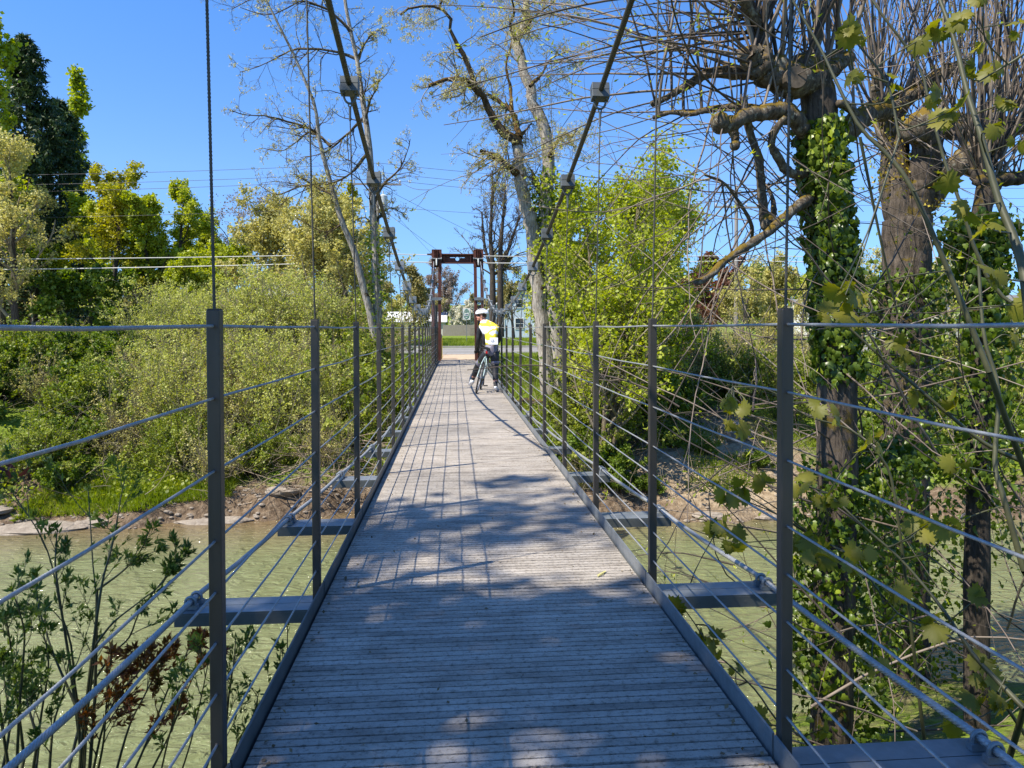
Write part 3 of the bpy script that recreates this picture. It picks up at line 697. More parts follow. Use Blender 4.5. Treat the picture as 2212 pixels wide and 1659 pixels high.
shL = wp(1037, 704.5, 15.32); shR = wp(1074.5, 705, 15.30)
elL = wp(1033.5, 733, 15.33); wrL = wp(1029.5, 753, 15.58); elR = wp(1079.5, 731, 15.38); wrR = wp(1067, 750, 15.60)
hipL = wp(1052, 764, 15.02); hipR = wp(1069, 764, 15.02)
knL = wp(1029.5, 795, 15.35); anL = wp(1020.5, 822, 15.45); knR = wp(1070, 797, 14.98); anR = wp(1070.5, 836.5, 14.86)
hlL = anL + Vector((-.005, -.05, -.05)); toL = anL + Vector((-.05, .16, -.105)); hlR = anR + Vector((0, -.045, -.045)); toR = anR + Vector((.05, .15, -.075))
def seg(a, b, t): return a + (b - a) * t
J = []; E_ = []
def jn(p, r, par=None):
    J.append((Vector(p), r)); i = len(J) - 1
    if par is not None: E_.append((par, i))
    return i
p0 = jn(pel, (.155, .115)); s1 = jn(spine1, (.14, .10), p0); c1 = jn(chest, (.175, .12), s1); u1 = jn(upch, (.17, .12), c1); n1_ = jn(neck, (.075, .075), u1); h1 = jn(headb, (.070, .075), n1_); h2 = jn(headt, (.080, .095), h1); h3 = jn(headt + Vector((0, 0, .07)), (.06, .075), h2)
for sh, el, wr, hp, kn, an, hl, to in ((shL, elL, wrL, hipL, knL, anL, hlL, toL), (shR, elR, wrR, hipR, knR, anR, hlR, toR)):
    a = jn(sh, (.068, .068), u1); a = jn(seg(sh, el, .5), (.052, .052), a); a = jn(el, (.042, .042), a); a = jn(seg(el, wr, .35), (.044, .044), a); a = jn(wr, (.027, .03), a)
    pd = (wr - el).normalized(); pm = jn(wr + pd * .05, (.036, .022), a)
    a = jn(hp, (.105, .11), p0); a = jn(seg(hp, kn, .3), (.098, .100), a); a = jn(seg(hp, kn, .7), (.074, .076), a); a = jn(kn, (.060, .062), a); a = jn(seg(kn, an, .3), (.062, .060), a); a = jn(seg(kn, an, .65), (.046, .046), a); a = jn(an, (.034, .036), a)
    b1 = jn(seg(an, to, .45) + Vector((0, 0, -.012)), (.038, .036), a); jn(to, (.034, .024), b1); jn(hl, (.032, .034), a)
me = bpy.data.meshes.new('body'); me.from_pydata([tuple(j[0]) for j in J], E_, []); body = link('body_cage', me)
md = body.modifiers.new('skin', 'SKIN'); md.use_smooth_shade = True; md.branch_smoothing = .6
sk = me.skin_vertices[0].data
for i, (p, r) in enumerate(J): sk[i].radius = r
sk[0].use_root = True
ms = body.modifiers.new('sub', 'SUBSURF'); ms.levels = 2; ms.render_levels = 2
bpy.context.view_layer.update()
dg = bpy.context.evaluated_depsgraph_get(); ev = bpy.data.meshes.new_from_object(body.evaluated_get(dg)); bpy.data.objects.remove(body)
# hands: five bent fingers closing on the bar, joined into the body mesh
hq = MB()
for wr, el, sgn in ((wrL, elL, -1), (wrR, elR, 1)):
    pd = (wr - el).normalized(); ac = pd.cross(Vector((0, 0, 1))).normalized()
    for k, ln in enumerate((.075, .082, .078, .062)):
        b0 = wr + pd * .075 + ac * (-.027 + .018 * k); b1_ = b0 + pd * ln * .4 + Vector((0, 0, -.004)); b2_ = b1_ + pd * ln * .12 + Vector((0, 0, -ln * .33)); b3_ = b2_ - pd * ln * .28 + Vector((0, 0, -ln * .1))
        hq.tube([b0, b1_, b2_, b3_], [.010, .0095, .009, .0075], 7)
    t0 = wr + pd * .03 + ac * sgn * -.03; t1 = t0 + pd * .03 - ac * sgn * .018 + Vector((0, 0, -.012)); hq.tube([t0, t1, t1 + pd * .012 + ac * sgn * .008 + Vector((0, 0, -.024))], [.011, .010, .008], 7)
# nose, ears, chin: the face looks left
fd = Vector((-.97, .18, -.12)).normalized(); hc = headt + Vector((0, 0, -.012)); fs = fd.cross(Vector((0, 0, 1))).normalized()
hq.tube([hc + fd * .085 + Vector((0, 0, .0)), hc + fd * .112 + Vector((0, 0, -.036)), hc + fd * .088 + Vector((0, 0, -.046))], [.009, .014, .008], 7)
hq.sphere(tuple(hc + fd * .066 + Vector((0, 0, -.088))), .034, sc=(1, 1.05, .8)); hq.sphere(tuple(hc + fd * .045 + Vector((0, 0, -.05))), .058, sc=(.95, 1.05, 1))
for s in (-1, 1): hq.sphere(tuple(hc - fd * .012 + fs * s * .078 + Vector((0, 0, -.03))), .026, sc=(.8, .4, 1.3))
bm = bmesh.new(); bm.from_mesh(ev); tmp = bpy.data.meshes.new('tmp'); tmp.from_pydata([tuple(v) for v in hq.V], [], hq.F); bm.from_mesh(tmp); bpy.data.meshes.remove(tmp)
bmesh.ops.recalc_face_normals(bm, faces=bm.faces)
me = bpy.data.meshes.new('body'); bm.to_mesh(me); me.polygons.foreach_set('use_smooth', np.ones(len(me.polygons), dtype=bool))
lip = mat('lips', [(.42, .08, .07)], .5)
T0 = Matrix.Translation(-Vector((.55, 15.1, 0)))
def pc(o): o.parent = PS; o.matrix_parent_inverse = T0; return o
bo = pc(link('body', me, skin))
def dseg(p, a, b):
    t = max(0, min(1, (p - a).dot(b - a) / (b - a).length_squared)); return (p - (a + (b - a) * t)).length, t
zones = {}
bones = [('arm', shL, elL), ('arm', elL, wrL), ('arm', shR, elR), ('arm', elR, wrR), ('hand', wrL, wrL + (wrL - elL).normalized() * .12), ('hand', wrR, wrR + (wrR - elR).normalized() * .12),
         ('torso', spine1 + Vector((0, 0, -.02)), upch), ('torso', seg(upch, shL, .55), seg(upch, shR, .55)), ('waist', pel, spine1 + Vector((0, 0, -.03))), ('head', neck, headt + Vector((0, 0, .07))),
         ('leg', hipL, knL), ('shin', knL, anL), ('foot', anL, toL), ('foot', anL, hlL), ('leg', hipR, knR), ('shin', knR, anR), ('foot', anR, toR), ('foot', anR, hlR)]
bm.faces.ensure_lookup_table()
for f in bm.faces:
    c = f.calc_center_median(); best = min(((dseg(c, a, b)[0] - (.06 if z in ('torso', 'waist') else .03 if z == 'leg' else 0)), z, dseg(c, a, b)[1]) for z, a, b in bones); z, t = best[1], best[2]
    key = None
    if z == 'torso': key = 'jersey'
    elif z == 'arm': key = 'arm_warmers'
    elif z == 'hand': key = 'gloves'
    elif z == 'waist': key = 'waistband'
    elif z == 'leg': key = 'thigh_band' if .52 < t < .72 else 'tights'
    elif z == 'shin': key = 'tights' if t < .60 else ('socks' if t > .70 else None)
    elif z == 'foot': key = 'shoes'
    if key: zones.setdefault(key, []).append(f)
shm = mat('shoe_shell', [(.55, .56, .57), (.70, .70, .70)], .35, .3, scale=9)
glm = mat('glove', [(.02, .02, .02), (.035, .03, .03)], .6, scale=9)
mats = {'jersey': yell, 'arm_warmers': blk, 'gloves': glm, 'waistband': gry, 'thigh_band': gry, 'tights': blk, 'socks': blk, 'shoes': shm}
for key, fs_ in zones.items():
    b2 = bmesh.new(); mp_ = {}
    off = {'shoes': .011, 'jersey': .012, 'gloves': .004, 'waistband': .008, 'thigh_band': .009}.get(key, .006)
    for f in fs_:
        vs = []
        for v in f.verts:
            if v.index not in mp_: mp_[v.index] = b2.verts.new(v.co + v.normal * off)
            vs.append(mp_[v.index])
        try: b2.faces.new(vs)
        except ValueError: pass
    me = bpy.data.meshes.new(key); b2.to_mesh(me); b2.free(); me.polygons.foreach_set('use_smooth', np.ones(len(me.polygons), dtype=bool))
    o = pc(link(key, me, mats[key]))
    sd_ = o.modifiers.new('cloth', 'SOLIDIFY'); sd_.thickness = .004; sd_.offset = 1
bm.free()
# black side panels and white back pocket of the jersey
q = MB(); pk = wp(1067, 737, 14.885)
q.box(pk + Vector((0, 0, 0)), (.17, .012, .15), Matrix.Rotation(math.radians(-12), 3, 'X')); pc(q.build('back_pocket', wht, bevel=.004))
q = MB(); 
q.tube([pk + Vector((-.05, -.012, -.05)), pk + Vector((.05, -.012, -.05))], .003, 4)
q.torus(pk + Vector((-.03, -.013, .01)), .028, .0028, (0, 1, 0), 16, 4); pc(q.build('pocket_print', blk))
q = MB(); q.sphere((0, 0, 0), 1, 10, 8)
q.V = [tuple(seg(spine1, upch, .32) + Vector((-.125, .06, -.01)) + Vector((v[0] * .05, v[1] * .07, v[2] * .13))) for v in q.V]; pc(q.build('side_panel', blk, smooth=True))
# helmet
q = MB(); hc2 = headt + Vector((0, .0, .030)); n, mm = 28, 12; V = []; F = []
back = -fd; upn = Vector((0, 0, 1)); rot_ = Matrix((fd, fs, fd.cross(fs) * -1)).transposed()
if (rot_ @ Vector((0, 0, 1))).z < 0: rot_ = Matrix((fd, -fs, fd.cross(-fs) * -1)).transposed()
for i in range(mm + 1):
    a = (math.pi * .53) * i / mm
    for j in range(n):
        b_ = 2 * math.pi * j / n; x = math.sin(a) * math.cos(b_); y = math.sin(a) * math.sin(b_); z = math.cos(a)
        rib = 1 + .03 * math.cos(5 * math.asin(max(-1, min(1, y)))); L_ = .155 if x < 0 else .135
        V.append(hc2 + rot_ @ Vector((x * L_ * rib, y * .105 * rib, (z * .105 + (-.02 if x < -.5 else 0)) * rib)))
F = [(i * n + j, (i + 1) * n + j, (i + 1) * n + (j + 1) % n, i * n + (j + 1) % n) for i in range(mm) for j in range(n)]
q.add(V, F); hm = pc(q.build('helmet', wht, smooth=True)); so = hm.modifiers.new('shell', 'SOLIDIFY'); so.thickness = .02; so.offset = -1
q = MB()
for yy, a0, a1 in ((.028, .35, 2.3), (-.028, .35, 2.3), (.065, .5, 2.1), (-.065, .5, 2.1), (0, .45, 2.4)):
    pts = []
    for t in np.linspace(a0, a1, 9):
        x = -math.cos(t + .35); s_ = math.sqrt(max(0, 1 - (yy / .105) ** 2)); L_ = .155 if x < 0 else .135
        pts.append(hc2 + rot_ @ Vector((x * L_ * s_ * 1.0, yy * 1.02, math.sin(t + .35) * .107 * s_)))
    q.tube(pts, [.001, .005, .007, .008, .008, .008, .007, .005, .001], 5)
o = q.build('vent', blk, hm, smooth=True)
q = MB(); lz = hc + Vector((0, 0, .002))
q.tube([lz + fd * (.095 * math.cos(a)) + fs * (.075 * math.sin(a)) + Vector((0, 0, 0)) for a in np.linspace(-1.15, 1.15, 9)], [.008, .015, .018, .018, .012, .018, .018, .015, .008], 6); 
for s in (-1, 1): q.tube([lz + fd * .045 + fs * s * .076, lz - fd * .03 + fs * s * .086], .004, 4)
pc(q.build('sunglasses', bkb, smooth=True))
q = MB(); q.tube([hc + fd * .096 + fs * k * .02 + Vector((0, 0, -.066 - .002 * abs(k))) for k in (-1, 0, 1)], [.003, .006, .003], 6); pc(q.build('mouth', lip))
hair = mat('dark_hair', [(.03, .018, .012), (.06, .04, .03)], .8, scale=60, bump=.3)
q = MB(); q.sphere(tuple(hc - fd * .035 + Vector((0, 0, -.012))), .078, sc=(1, 1, .9)); pc(q.build('hair', hair, smooth=True))
# ------------------------------------------------------------------ plant materials
L_wil = leafmat('willow_leaf', [(.26, .29, .045), (.40, .42, .09), (.52, .52, .18)], .35)
L_grn = leafmat('green_leaf', [(.05, .09, .01), (.13, .20, .018), (.26, .32, .035)], .35)
L_brt = leafmat('bright_maple_leaf', [(.17, .23, .015), (.33, .38, .03), (.46, .47, .08)], .42)
L_yel = leafmat('yellow_bud_leaf', [(.30, .27, .06), (.43, .40, .12), (.52, .49, .22)], .35)
L_gld = leafmat('golden_leaf', [(.20, .21, .02), (.36, .34, .03), (.34, .37, .04)], .4)
L_con = leafmat('conifer_needle', [(.018, .040, .014), (.045, .08, .026), (.085, .125, .035)], .15)
L_ced = leafmat('olive_spray', [(.15, .13, .045), (.28, .25, .09), (.36, .32, .14)], .25)
L_blo = leafmat('blossom', [(.15, .11, .08), (.26, .20, .16), (.36, .31, .27)], .3)
L_wht = leafmat('white_blossom', [(.40, .42, .30), (.62, .60, .48), (.70, .68, .60)], .3)
L_red = leafmat('copper_leaf', [(.08, .03, .018), (.14, .055, .03), (.17, .09, .04)], .35)
L_ivy = leafmat('ivy_leaf', [(.028, .055, .010), (.09, .14, .016), (.24, .30, .03)], .3, rough=.35, scale=2.2, mixn=.55)
L_map = leafmat('big_maple_leaf', [(.10, .11, .015), (.18, .18, .025), (.27, .24, .045)], .5, scale=3)
L_shr = leafmat('shrub_leaf', [(.05, .085, .02), (.11, .16, .03), (.25, .30, .05)], .35, scale=3)
L_rsh = leafmat('red_shrub_leaf', [(.10, .035, .015), (.24, .09, .03), (.16, .13, .03)], .4, scale=3)
L_gra = leafmat('grass_blade', [(.10, .15, .012), (.20, .27, .02), (.32, .34, .06)], .35)
L_und = leafmat('undergrowth_leaf', [(.07, .11, .012), (.20, .25, .025), (.36, .37, .07)], .35, scale=1.2)
B_pale = barkmat('pale_bark', (.12, .10, .08), (.46, .42, .36), (.07, .04, .012), .40)
B_grey = barkmat('grey_bark', (.030, .024, .019), (.125, .10, .078), (.10, .072, .012), .42)
B_dark = barkmat('dark_bark', (.022, .018, .015), (.085, .07, .055), (.10, .07, .012), .38)
B_twig = mat('twig_bark', [(.06, .045, .032), (.16, .13, .09)], .8, scale=2)
B_ltw = mat('light_twig_bark', [(.13, .105, .065), (.30, .26, .18)], .8, scale=3)
B_moss = barkmat('mossy_bark', (.038, .028, .020), (.16, .13, .095), (.15, .10, .014), .40, lichen=(.24, .23, .18))
B_shoot = mat('shoot_bark', [(.045, .034, .025), (.12, .09, .068), (.21, .17, .13)], .7, scale=1.6, isl=.5)
B_omo = barkmat('dark_mossy_bark', (.028, .018, .010), (.11, .08, .05), (.12, .065, .012), .44)
B_gst = mat('green_stem', [(.035, .038, .018), (.08, .08, .035)], .5, scale=6)

def plant(name, label, cat, base, group=None, rz=0): return empty(name, tuple(base), label, cat, group, rz)
def local(PR, base): return (PR[0] - np.array(base)[None, None], PR[1])
def broad(seed, H, r0, leafm, barkm, twigm, lsize, dens, k=(9, 6, 5), spreadw=.5, t0=.28, ang=.85, wob=.10, tpl=RHOMB, leafrad=.25, nleaf=None, stems=1, up=.25, clumpn=0, drp=0):
    """broadleaf tree at the origin: trunk, branches, foliage meshes"""
    r = np.random.default_rng(seed)
    st = r.normal(0, .12 * (stems > 1), (stems, 3)); st[:, 2] = -.3; d = r.normal(0, .05 + .16 * (stems > 1), (stems, 3)); d[:, 2] = 1
    T = shoot(r, st, d, np.full(stems, H * .86) * r.uniform(.85, 1, stems), np.full(stems, r0), 12, wob * .6, .05, .02, .16)
    b1 = spread(r, T, k[0], t0, .98, ang, spreadw, 9, wob, up * .25, .03, .5, .012, up=up)
    b2 = spread(r, b1, k[1], .2, .98, .8, .5, 7, wob * 1.3, .05, .05, .55, .007, up=.1)
    b3 = spread(r, b2, k[2], .15, 1, .8, .5, 5, wob * 1.5, .02, .08, .55, .005)
    return r, T, b1, b2, b3
def broad_objs(root, data, leafm, barkm, twigm, lsize, per, jit=.12, tpl=RHOMB, nb=.5, drp=.1, leaf2=None):
    r, T, b1, b2, b3 = data
    tubes_np('trunk', [T], 8, barkm, root)
    tubes_np('branches', [b1, b2, b3], {9: 5, 7: 4, 5: 3}, twigm, root)
    pts = np.concatenate([onpts(r, b3, per, .1, jit), onpts(r, b2, per * 1.2, .4, jit)])
    return leaves_np('foliage', pts, lsize, leafm, root, r, tpl, nb=nb, droop=drp) if per > 0 else None
def gpos(x, y): return (x, y, float(gz(x, y)))

# ------------------------------------------------------------------ background trees
def tree(seed, name, label, x, y, H, leafm, barkm, twigm, ls, per, group=None, **kw):
    root = plant(name, label, 'tree', gpos(x, y), group, rnd.uniform(0, 6))
    drp = kw.pop('drp', .1); jit = kw.pop('jit', .12)
    broad_objs(root, broad(seed, H, kw.pop('r0', H * .018), leafm, barkm, twigm, ls, 0, **kw), leafm, barkm, twigm, ls, per, jit=jit, drp=drp)
    return root
def X(px, Y, py=700): return float(W(px, py, Y)[0])
def HT(py, Y): return float(W(900, py, Y)[2])
def conifer(seed, label, x, y, H, rb, leafm, group=None, ls=.32, name='conifer'):
    r = np.random.default_rng(seed); root = plant(name, label, 'tree', gpos(x, y), group)
    T = shoot(r, np.array([[0, 0, -.3]]), np.array([[0, 0, 1.]]), np.array([H]), np.array([H * .014]), 14, .015, .05, 0, .08)
    nb = int(H * 19); t = r.uniform(.06, 1, nb) ** .9; a = r.uniform(0, 2 * np.pi, nb)
    st = np.stack([np.zeros(nb), np.zeros(nb), t * H - .3], 1) + np.array([np.interp(t, np.linspace(0, 1, 14), T[0][0, :, k] * (k < 2)) for k in range(3)]).T
    Lb = rb * (1 - t) ** .75 * r.uniform(.55, 1.15, nb) * (1 + .25 * np.sin(t * 23 + seed)) + .3
    d = np.stack([np.cos(a), np.sin(a), .25 - .35 * (1 - t)], 1)
    b1 = shoot(r, st, d, Lb, np.full(nb, .035), 6, .08, -.06, .02, .3)
    b2 = spread(r, b1, 6, .2, 1, .9, .35, 4, .12, -.10, .05, .6, .012)
    tubes_np('trunk', [T], 8, B_dark, root); tubes_np('branches', [b1], 3, B_dark, root)
    pts = np.concatenate([onpts(r, b2, 9, .0, .07), onpts(r, b1, 10, .2, .08)])
    leaves_np('foliage', pts, ls, leafm, root, r, LANCE, nb=.3, droop=.9)
    return root
conifer(11, 'tallest dark green conifer at the left beyond the road', X(75, 62), 62, HT(92, 62), 6.6, L_con, None, .42)
conifer(12, 'dark conifer with a lower rounded top right of the tallest one', X(130, 66), 66, HT(228, 66), 6.0, L_con, None, .42)
tree(13, 'oak', 'pale budding tree with drooping sprays at the far left edge in front of the conifers', X(15, 50), 50.8, HT(255, 50.8), L_yel, B_grey, B_ltw, .16, 9, None, k=(22, 8, 7), spreadw=.38, t0=.1, drp=.6)
def poplar(seed, label, x, y, H, w, leafm, ls=.3):
    r = np.random.default_rng(seed); root = plant('poplar', label, 'tree', gpos(x, y))
    T = shoot(r, np.array([[0, 0, -.3]]), np.array([[0, 0, 1.]]), np.array([H]), np.array([H * .012]), 12, .02, .05, 0, .1)
    b1 = spread(r, T, 46, .15, 1, .5, .16, 7, .1, .12, .02, .4, .02, taper=.55); b1[0][:, :, :2] *= w
    b2 = spread(r, b1, 6, .2, 1, .7, .4, 5, .15, .1, .05, .5, .01)
    tubes_np('trunk', [T], 7, B_grey, root); tubes_np('branches', [b1, b2], 3, B_grey, root)
    leaves_np('foliage', np.concatenate([onpts(r, b2, 26, .2, .2), onpts(r, b1, 20, .4, .25)]), ls, leafm, root, r, RHOMB)
poplar(14, 'tall yellow green poplar at the top left corner', X(8, 56), 56, HT(-40, 56), 1.15, L_brt, .34)
poplar(15, 'narrow bright green poplar top just right of the dark conifers', X(158, 75), 75, HT(205, 75), .75, L_brt, .36)
G = 'broadleaf trees along the road'
tree(21, 'maple', 'orange tinted young leaved maple right of the dark conifers', X(235, 56), 56, HT(330, 56), L_gld, B_dark, B_dark, .185, 30, None, k=(14, 7, 6), spreadw=.46)
tree(22, 'maple', 'pale green maple with a rounded open crown and dark forked trunk left of centre', X(335, 58), 58, HT(372, 58), L_brt, B_dark, B_dark, .19, 24, None, k=(12, 7, 6), spreadw=.42, stems=3, r0=.28)
tree(23, 'maple', 'bright green maple behind the leftmost hanger cable', X(425, 64), 64, HT(432, 64), L_brt, B_dark, B_dark, .20, 28, None, k=(13, 7, 6), spreadw=.5)
tree(24, 'tree', 'leafless grey twiggy tree between the bright maple and the budding oak', X(500, 66), 66, HT(415, 66), L_blo, B_grey, B_ltw, .16, 3, None, k=(14, 8, 6), spreadw=.5)
tree(25, 'oak', 'broad budding oak with yellow beige leaves behind the left bank', X(640, 44), 50.9, HT(415, 50.9), L_yel, B_grey, B_ltw, .18, 17, None, k=(20, 8, 7), spreadw=.75, t0=.15)
tree(26, 'tree', 'golden leaved tree right behind the tall bare tree', X(740, 52), 54, HT(400, 54), L_gld, B_dark, B_ltw, .19, 14, None, k=(13, 8, 6), spreadw=.5)
tree(27, 'tree', 'dark green low tree left of the white house', X(250, 52), 52, HT(560, 52), L_grn, B_dark, B_dark, .24, 26, None, k=(12, 7, 6), spreadw=.7, t0=.1)
tree(28, 'tree', 'dark green bushy tree under the conifers', X(120, 51), 51.5, HT(600, 51.5), L_grn, B_dark, B_dark, .24, 26, None, k=(12, 7, 6), spreadw=.8, t0=.1)
tree(29, 'tree', 'green bushy tree at the foot of the pale green maple', X(400, 52), 53, HT(575, 53), L_brt, B_dark, B_dark, .18, 30, None, k=(12, 7, 6), spreadw=.8, t0=.1)
tree(30, 'cherry', 'wide brownish pink blossoming tree seen through the end tower', X(955, 124), 124, HT(572, 124), L_blo, B_dark, B_dark, .20, 16, None, k=(16, 9, 7), spreadw=.75, t0=.12)
tree(31, 'cherry', 'grey brown budding tree left of the end tower', X(885, 66), 66, HT(560, 66), L_ced, B_dark, B_dark, .17, 12, None, k=(14, 8, 7), spreadw=.6, t0=.15)
tree(32, 'tree', 'grey budding tree behind the right leg of the end tower', X(1110, 74), 74, HT(540, 74), L_ced, B_dark, B_grey, .18, 9, None, k=(14, 8, 6), spreadw=.5, t0=.15)
tree(33, 'bush', 'white flowering bush behind the bike route sign', X(1000, 120), 120, HT(664, 120), L_wht, B_dark, B_dark, .26, 20, None, k=(10, 7, 6), spreadw=.9, t0=.05, stems=3)
tree(34, 'beech', 'copper brown domed tree right of the utility pole', X(1535, 62), 62, HT(548, 62), L_red, B_dark, B_dark, .24, 22, None, k=(14, 8, 6), spreadw=.6, t0=.12)
tree(35, 'maple', 'yellow green leafy tree behind the bare trunks right of the tower', X(1240, 54), 54, HT(420, 54), L_brt, B_grey, B_grey, .18, 20, None, k=(14, 8, 6), spreadw=.45)
tree(36, 'tree', 'pale budding tree behind the pollards at the right', X(1700, 52), 54, HT(575, 54), L_yel, B_grey, B_ltw, .19, 15, None, k=(14, 8, 6), spreadw=.75, t0=.1)
tree(37, 'tree', 'pale budding tree at the far right edge', X(2080, 56), 56, HT(560, 56), L_yel, B_grey, B_ltw, .19, 15, None, k=(14, 8, 6), spreadw=.75, t0=.1)
tree(38, 'tree', 'green tree behind the power pole', X(1400, 66), 66, HT(555, 66), L_grn, B_dark, B_dark, .26, 20, None, k=(13, 7, 6), spreadw=.6)
tree(45, 'tree', 'golden budding thicket tree left of the copper beech', X(1440, 53), 53, HT(590, 53), L_yel, B_grey, B_ltw, .18, 15, None, k=(14, 8, 6), spreadw=.8, t0=.08)
tree(51, 'oak', 'low branched budding oak right behind the tall bare tree', X(775, 50), 50.6, HT(455, 50.6), L_yel, B_grey, B_ltw, .18, 15, None, k=(18, 8, 7), spreadw=.7, t0=.12)
tree(53, 'oak', 'beige budding oak left of the white house gable', X(545, 54), 54, HT(450, 54), L_yel, B_grey, B_ltw, .18, 15, None, k=(18, 8, 7), spreadw=.7, t0=.12)
tree(54, 'tree', 'dense brown and copper thicket tree left of the copper beech', X(1490, 50), 50.5, HT(610, 50.5), L_red, B_dark, B_dark, .2, 12, None, k=(14, 8, 6), spreadw=.9, t0=.05)
tree(46, 'tree', 'beige budding tree between the utility pole and the pollards', X(1610, 53), 53, HT(600, 53), L_yel, B_grey, B_ltw, .18, 13, None, k=(14, 8, 6), spreadw=.8, t0=.08)
tree(47, 'tree', 'twiggy budding tree right of the forked pollard', X(1900, 52), 53, HT(580, 53), L_ced, B_grey, B_ltw, .18, 13, None, k=(14, 8, 6), spreadw=.8, t0=.08)
tree(48, 'maple', 'fresh yellow green maple filling the gap right of the conifers', X(190, 60), 60, HT(430, 60), L_brt, B_dark, B_dark, .19, 30, None, k=(14, 7, 6), spreadw=.6)
tree(49, 'tree', 'green tree with dark limbs left of the white house', X(480, 58), 58, HT(520, 58), L_brt, B_dark, B_dark, .19, 24, None, k=(14, 7, 6), spreadw=.7)
tree(39, 'beech', 'dark red leaved bush at the right edge', X(2190, 40), 36, HT(660, 36), L_red, B_dark, B_dark, .15, 22, None, k=(10, 7, 6), spreadw=.8, t0=.05)
# far screen of trees: copies of a few, far behind
protos = []
for sd, lm, bmm, pr in ((41, L_grn, B_dark, 30), (42, L_yel, B_ltw, 22), (43, L_ced, B_ltw, 20), (44, L_brt, B_dark, 28)):
    root = plant('tree', None, 'tree', (0, 0, 0)); broad_objs(root, broad(sd, 10, .22, lm, bmm, bmm, .3, 0, k=(10, 7, 5), spreadw=.6, t0=.1), lm, bmm, bmm, .38, pr, jit=.25); protos.append(root)
labs = ['dark green tree in the distant tree belt', 'yellowish budding tree in the distant tree belt', 'olive brown tree in the distant tree belt', 'light green tree in the distant tree belt']
used = [0] * 4
for k in range(58):
    px = -80 + k * 42 + rnd.uniform(-12, 12); Y = rnd.uniform(98, 128) if k % 2 else rnd.uniform(150, 190)
    if 870 < px < 1160 and Y < 150: Y = rnd.uniform(150, 175)
    j = (k * 7 + k // 3) % 4; ph = rnd.uniform(8.5, 12.5); s = ph / 10
    if not used[j]: o = protos[j]; o.location = gpos(X(px, Y), Y); o.scale = (s, s, s); used[j] = 1
    else: o = copy_tree(protos[j], None, gpos(X(px, Y), Y), rnd.uniform(0, 6.28), s)
    tag(o, labs[j], 'tree', 'trees of the distant tree belt')

# ------------------------------------------------------------------ tall bare tree, left of the tower
def hand(Yc, pl, r0, r1, dy=0.0):
    """limb through the listed photo directions at distance Yc, bending dy nearer or farther along the way"""
    n = len(pl); P = [W(px, py, Yc + dy * i / (n - 1)) for i, (px, py) in enumerate(pl)]
    return (P, list(np.geomspace(max(r0, 1e-3), max(r1, 1e-3), n)))
rt = np.random.default_rng(50); Y = 25.0
b0 = np.array(gpos(X(825, Y), Y)); root = plant('bare_tree', 'tall bare tree with fine drooping twigs and an ivy foot left of the bridge', 'tree', b0)
tr = limbs(rt, [hand(Y, [(828, 1010), (824, 860), (818, 700), (812, 580), (805, 430), (795, 300), (783, 210), (775, 150), (760, 80), (745, 0), (735, -90)], .21, .05),
                hand(Y, [(822, 800), (800, 680), (770, 560), (740, 480), (715, 400), (690, 300), (680, 230), (640, 130), (600, 50), (560, -30)], .16, .03, -1.5)], 26, .10)
lb = limbs(rt, [hand(Y, p, .06, .012, d) for p, d in (
    ([(775, 130), (727, 112), (681, 106), (633, 107), (600, 124), (561, 143), (519, 156)], 1), ([(760, 70), (714, 26), (681, 10), (649, 3), (584, 33), (519, 16)], -1),
    ([(690, 290), (662, 274), (616, 261), (574, 251), (528, 248), (502, 239)], -2), ([(790, 260), (799, 218), (812, 195), (820, 170)], -1), ([(770, 130), (786, 98), (805, 72), (825, 60)], 1),
    ([(714, 316), (688, 293), (665, 287), (642, 306), (610, 326), (574, 322)], 1), ([(808, 440), (828, 397), (861, 368), (880, 326), (886, 300)], -1), ([(790, 250), (740, 300), (700, 330), (650, 340)], 2),
    ([(797, 330), (750, 380), (690, 400), (640, 380)], -2), ([(740, -20), (700, -30), (640, -40), (560, -10), (500, 20)], 1), ([(720, 420), (660, 400), (600, 420), (560, 400)], 2), ([(808, 480), (840, 450), (870, 460)], 1), ([(745, 480), (700, 500), (640, 470)], 0))], 14, .25)
s1_ = spread(rt, lb, 17, .1, 1, .8, .38, 8, .16, -.02, .10, .5, .009); s1b = spread(rt, tr, 20, .35, 1, .9, .10, 8, .16, .02, .1, .25, .009)
s2_ = spread(rt, (np.concatenate([s1_[0], s1b[0]]), np.concatenate([s1_[1], s1b[1]])), 5, .15, 1, .7, .5, 6, .2, .02, .12, .6, .006)
s3_ = spread(rt, s2_, 3, .2, 1, .7, .5, 4, .2, .05, .1, .6, .0045)
tubes_np('trunk', [local(tr, b0)], 8, B_pale, root); tubes_np('branches', [local(q_, b0) for q_ in (lb, s1_, s1b, s2_, s3_)], {14: 6, 8: 4, 6: 3, 4: 3}, B_grey, root)
leaves_np('buds', onpts(rt, local(s3_, b0), 2.2, .6, .02), .075, L_yel, root, rt, LANCE, nb=0)
pts = onpts(rt, local((tr[0][:1, :10], tr[1][:1, :10]), b0), 1500, 0, .16); leaves_np('ivy', pts, .12, L_grn, root, rt, RHOMB)

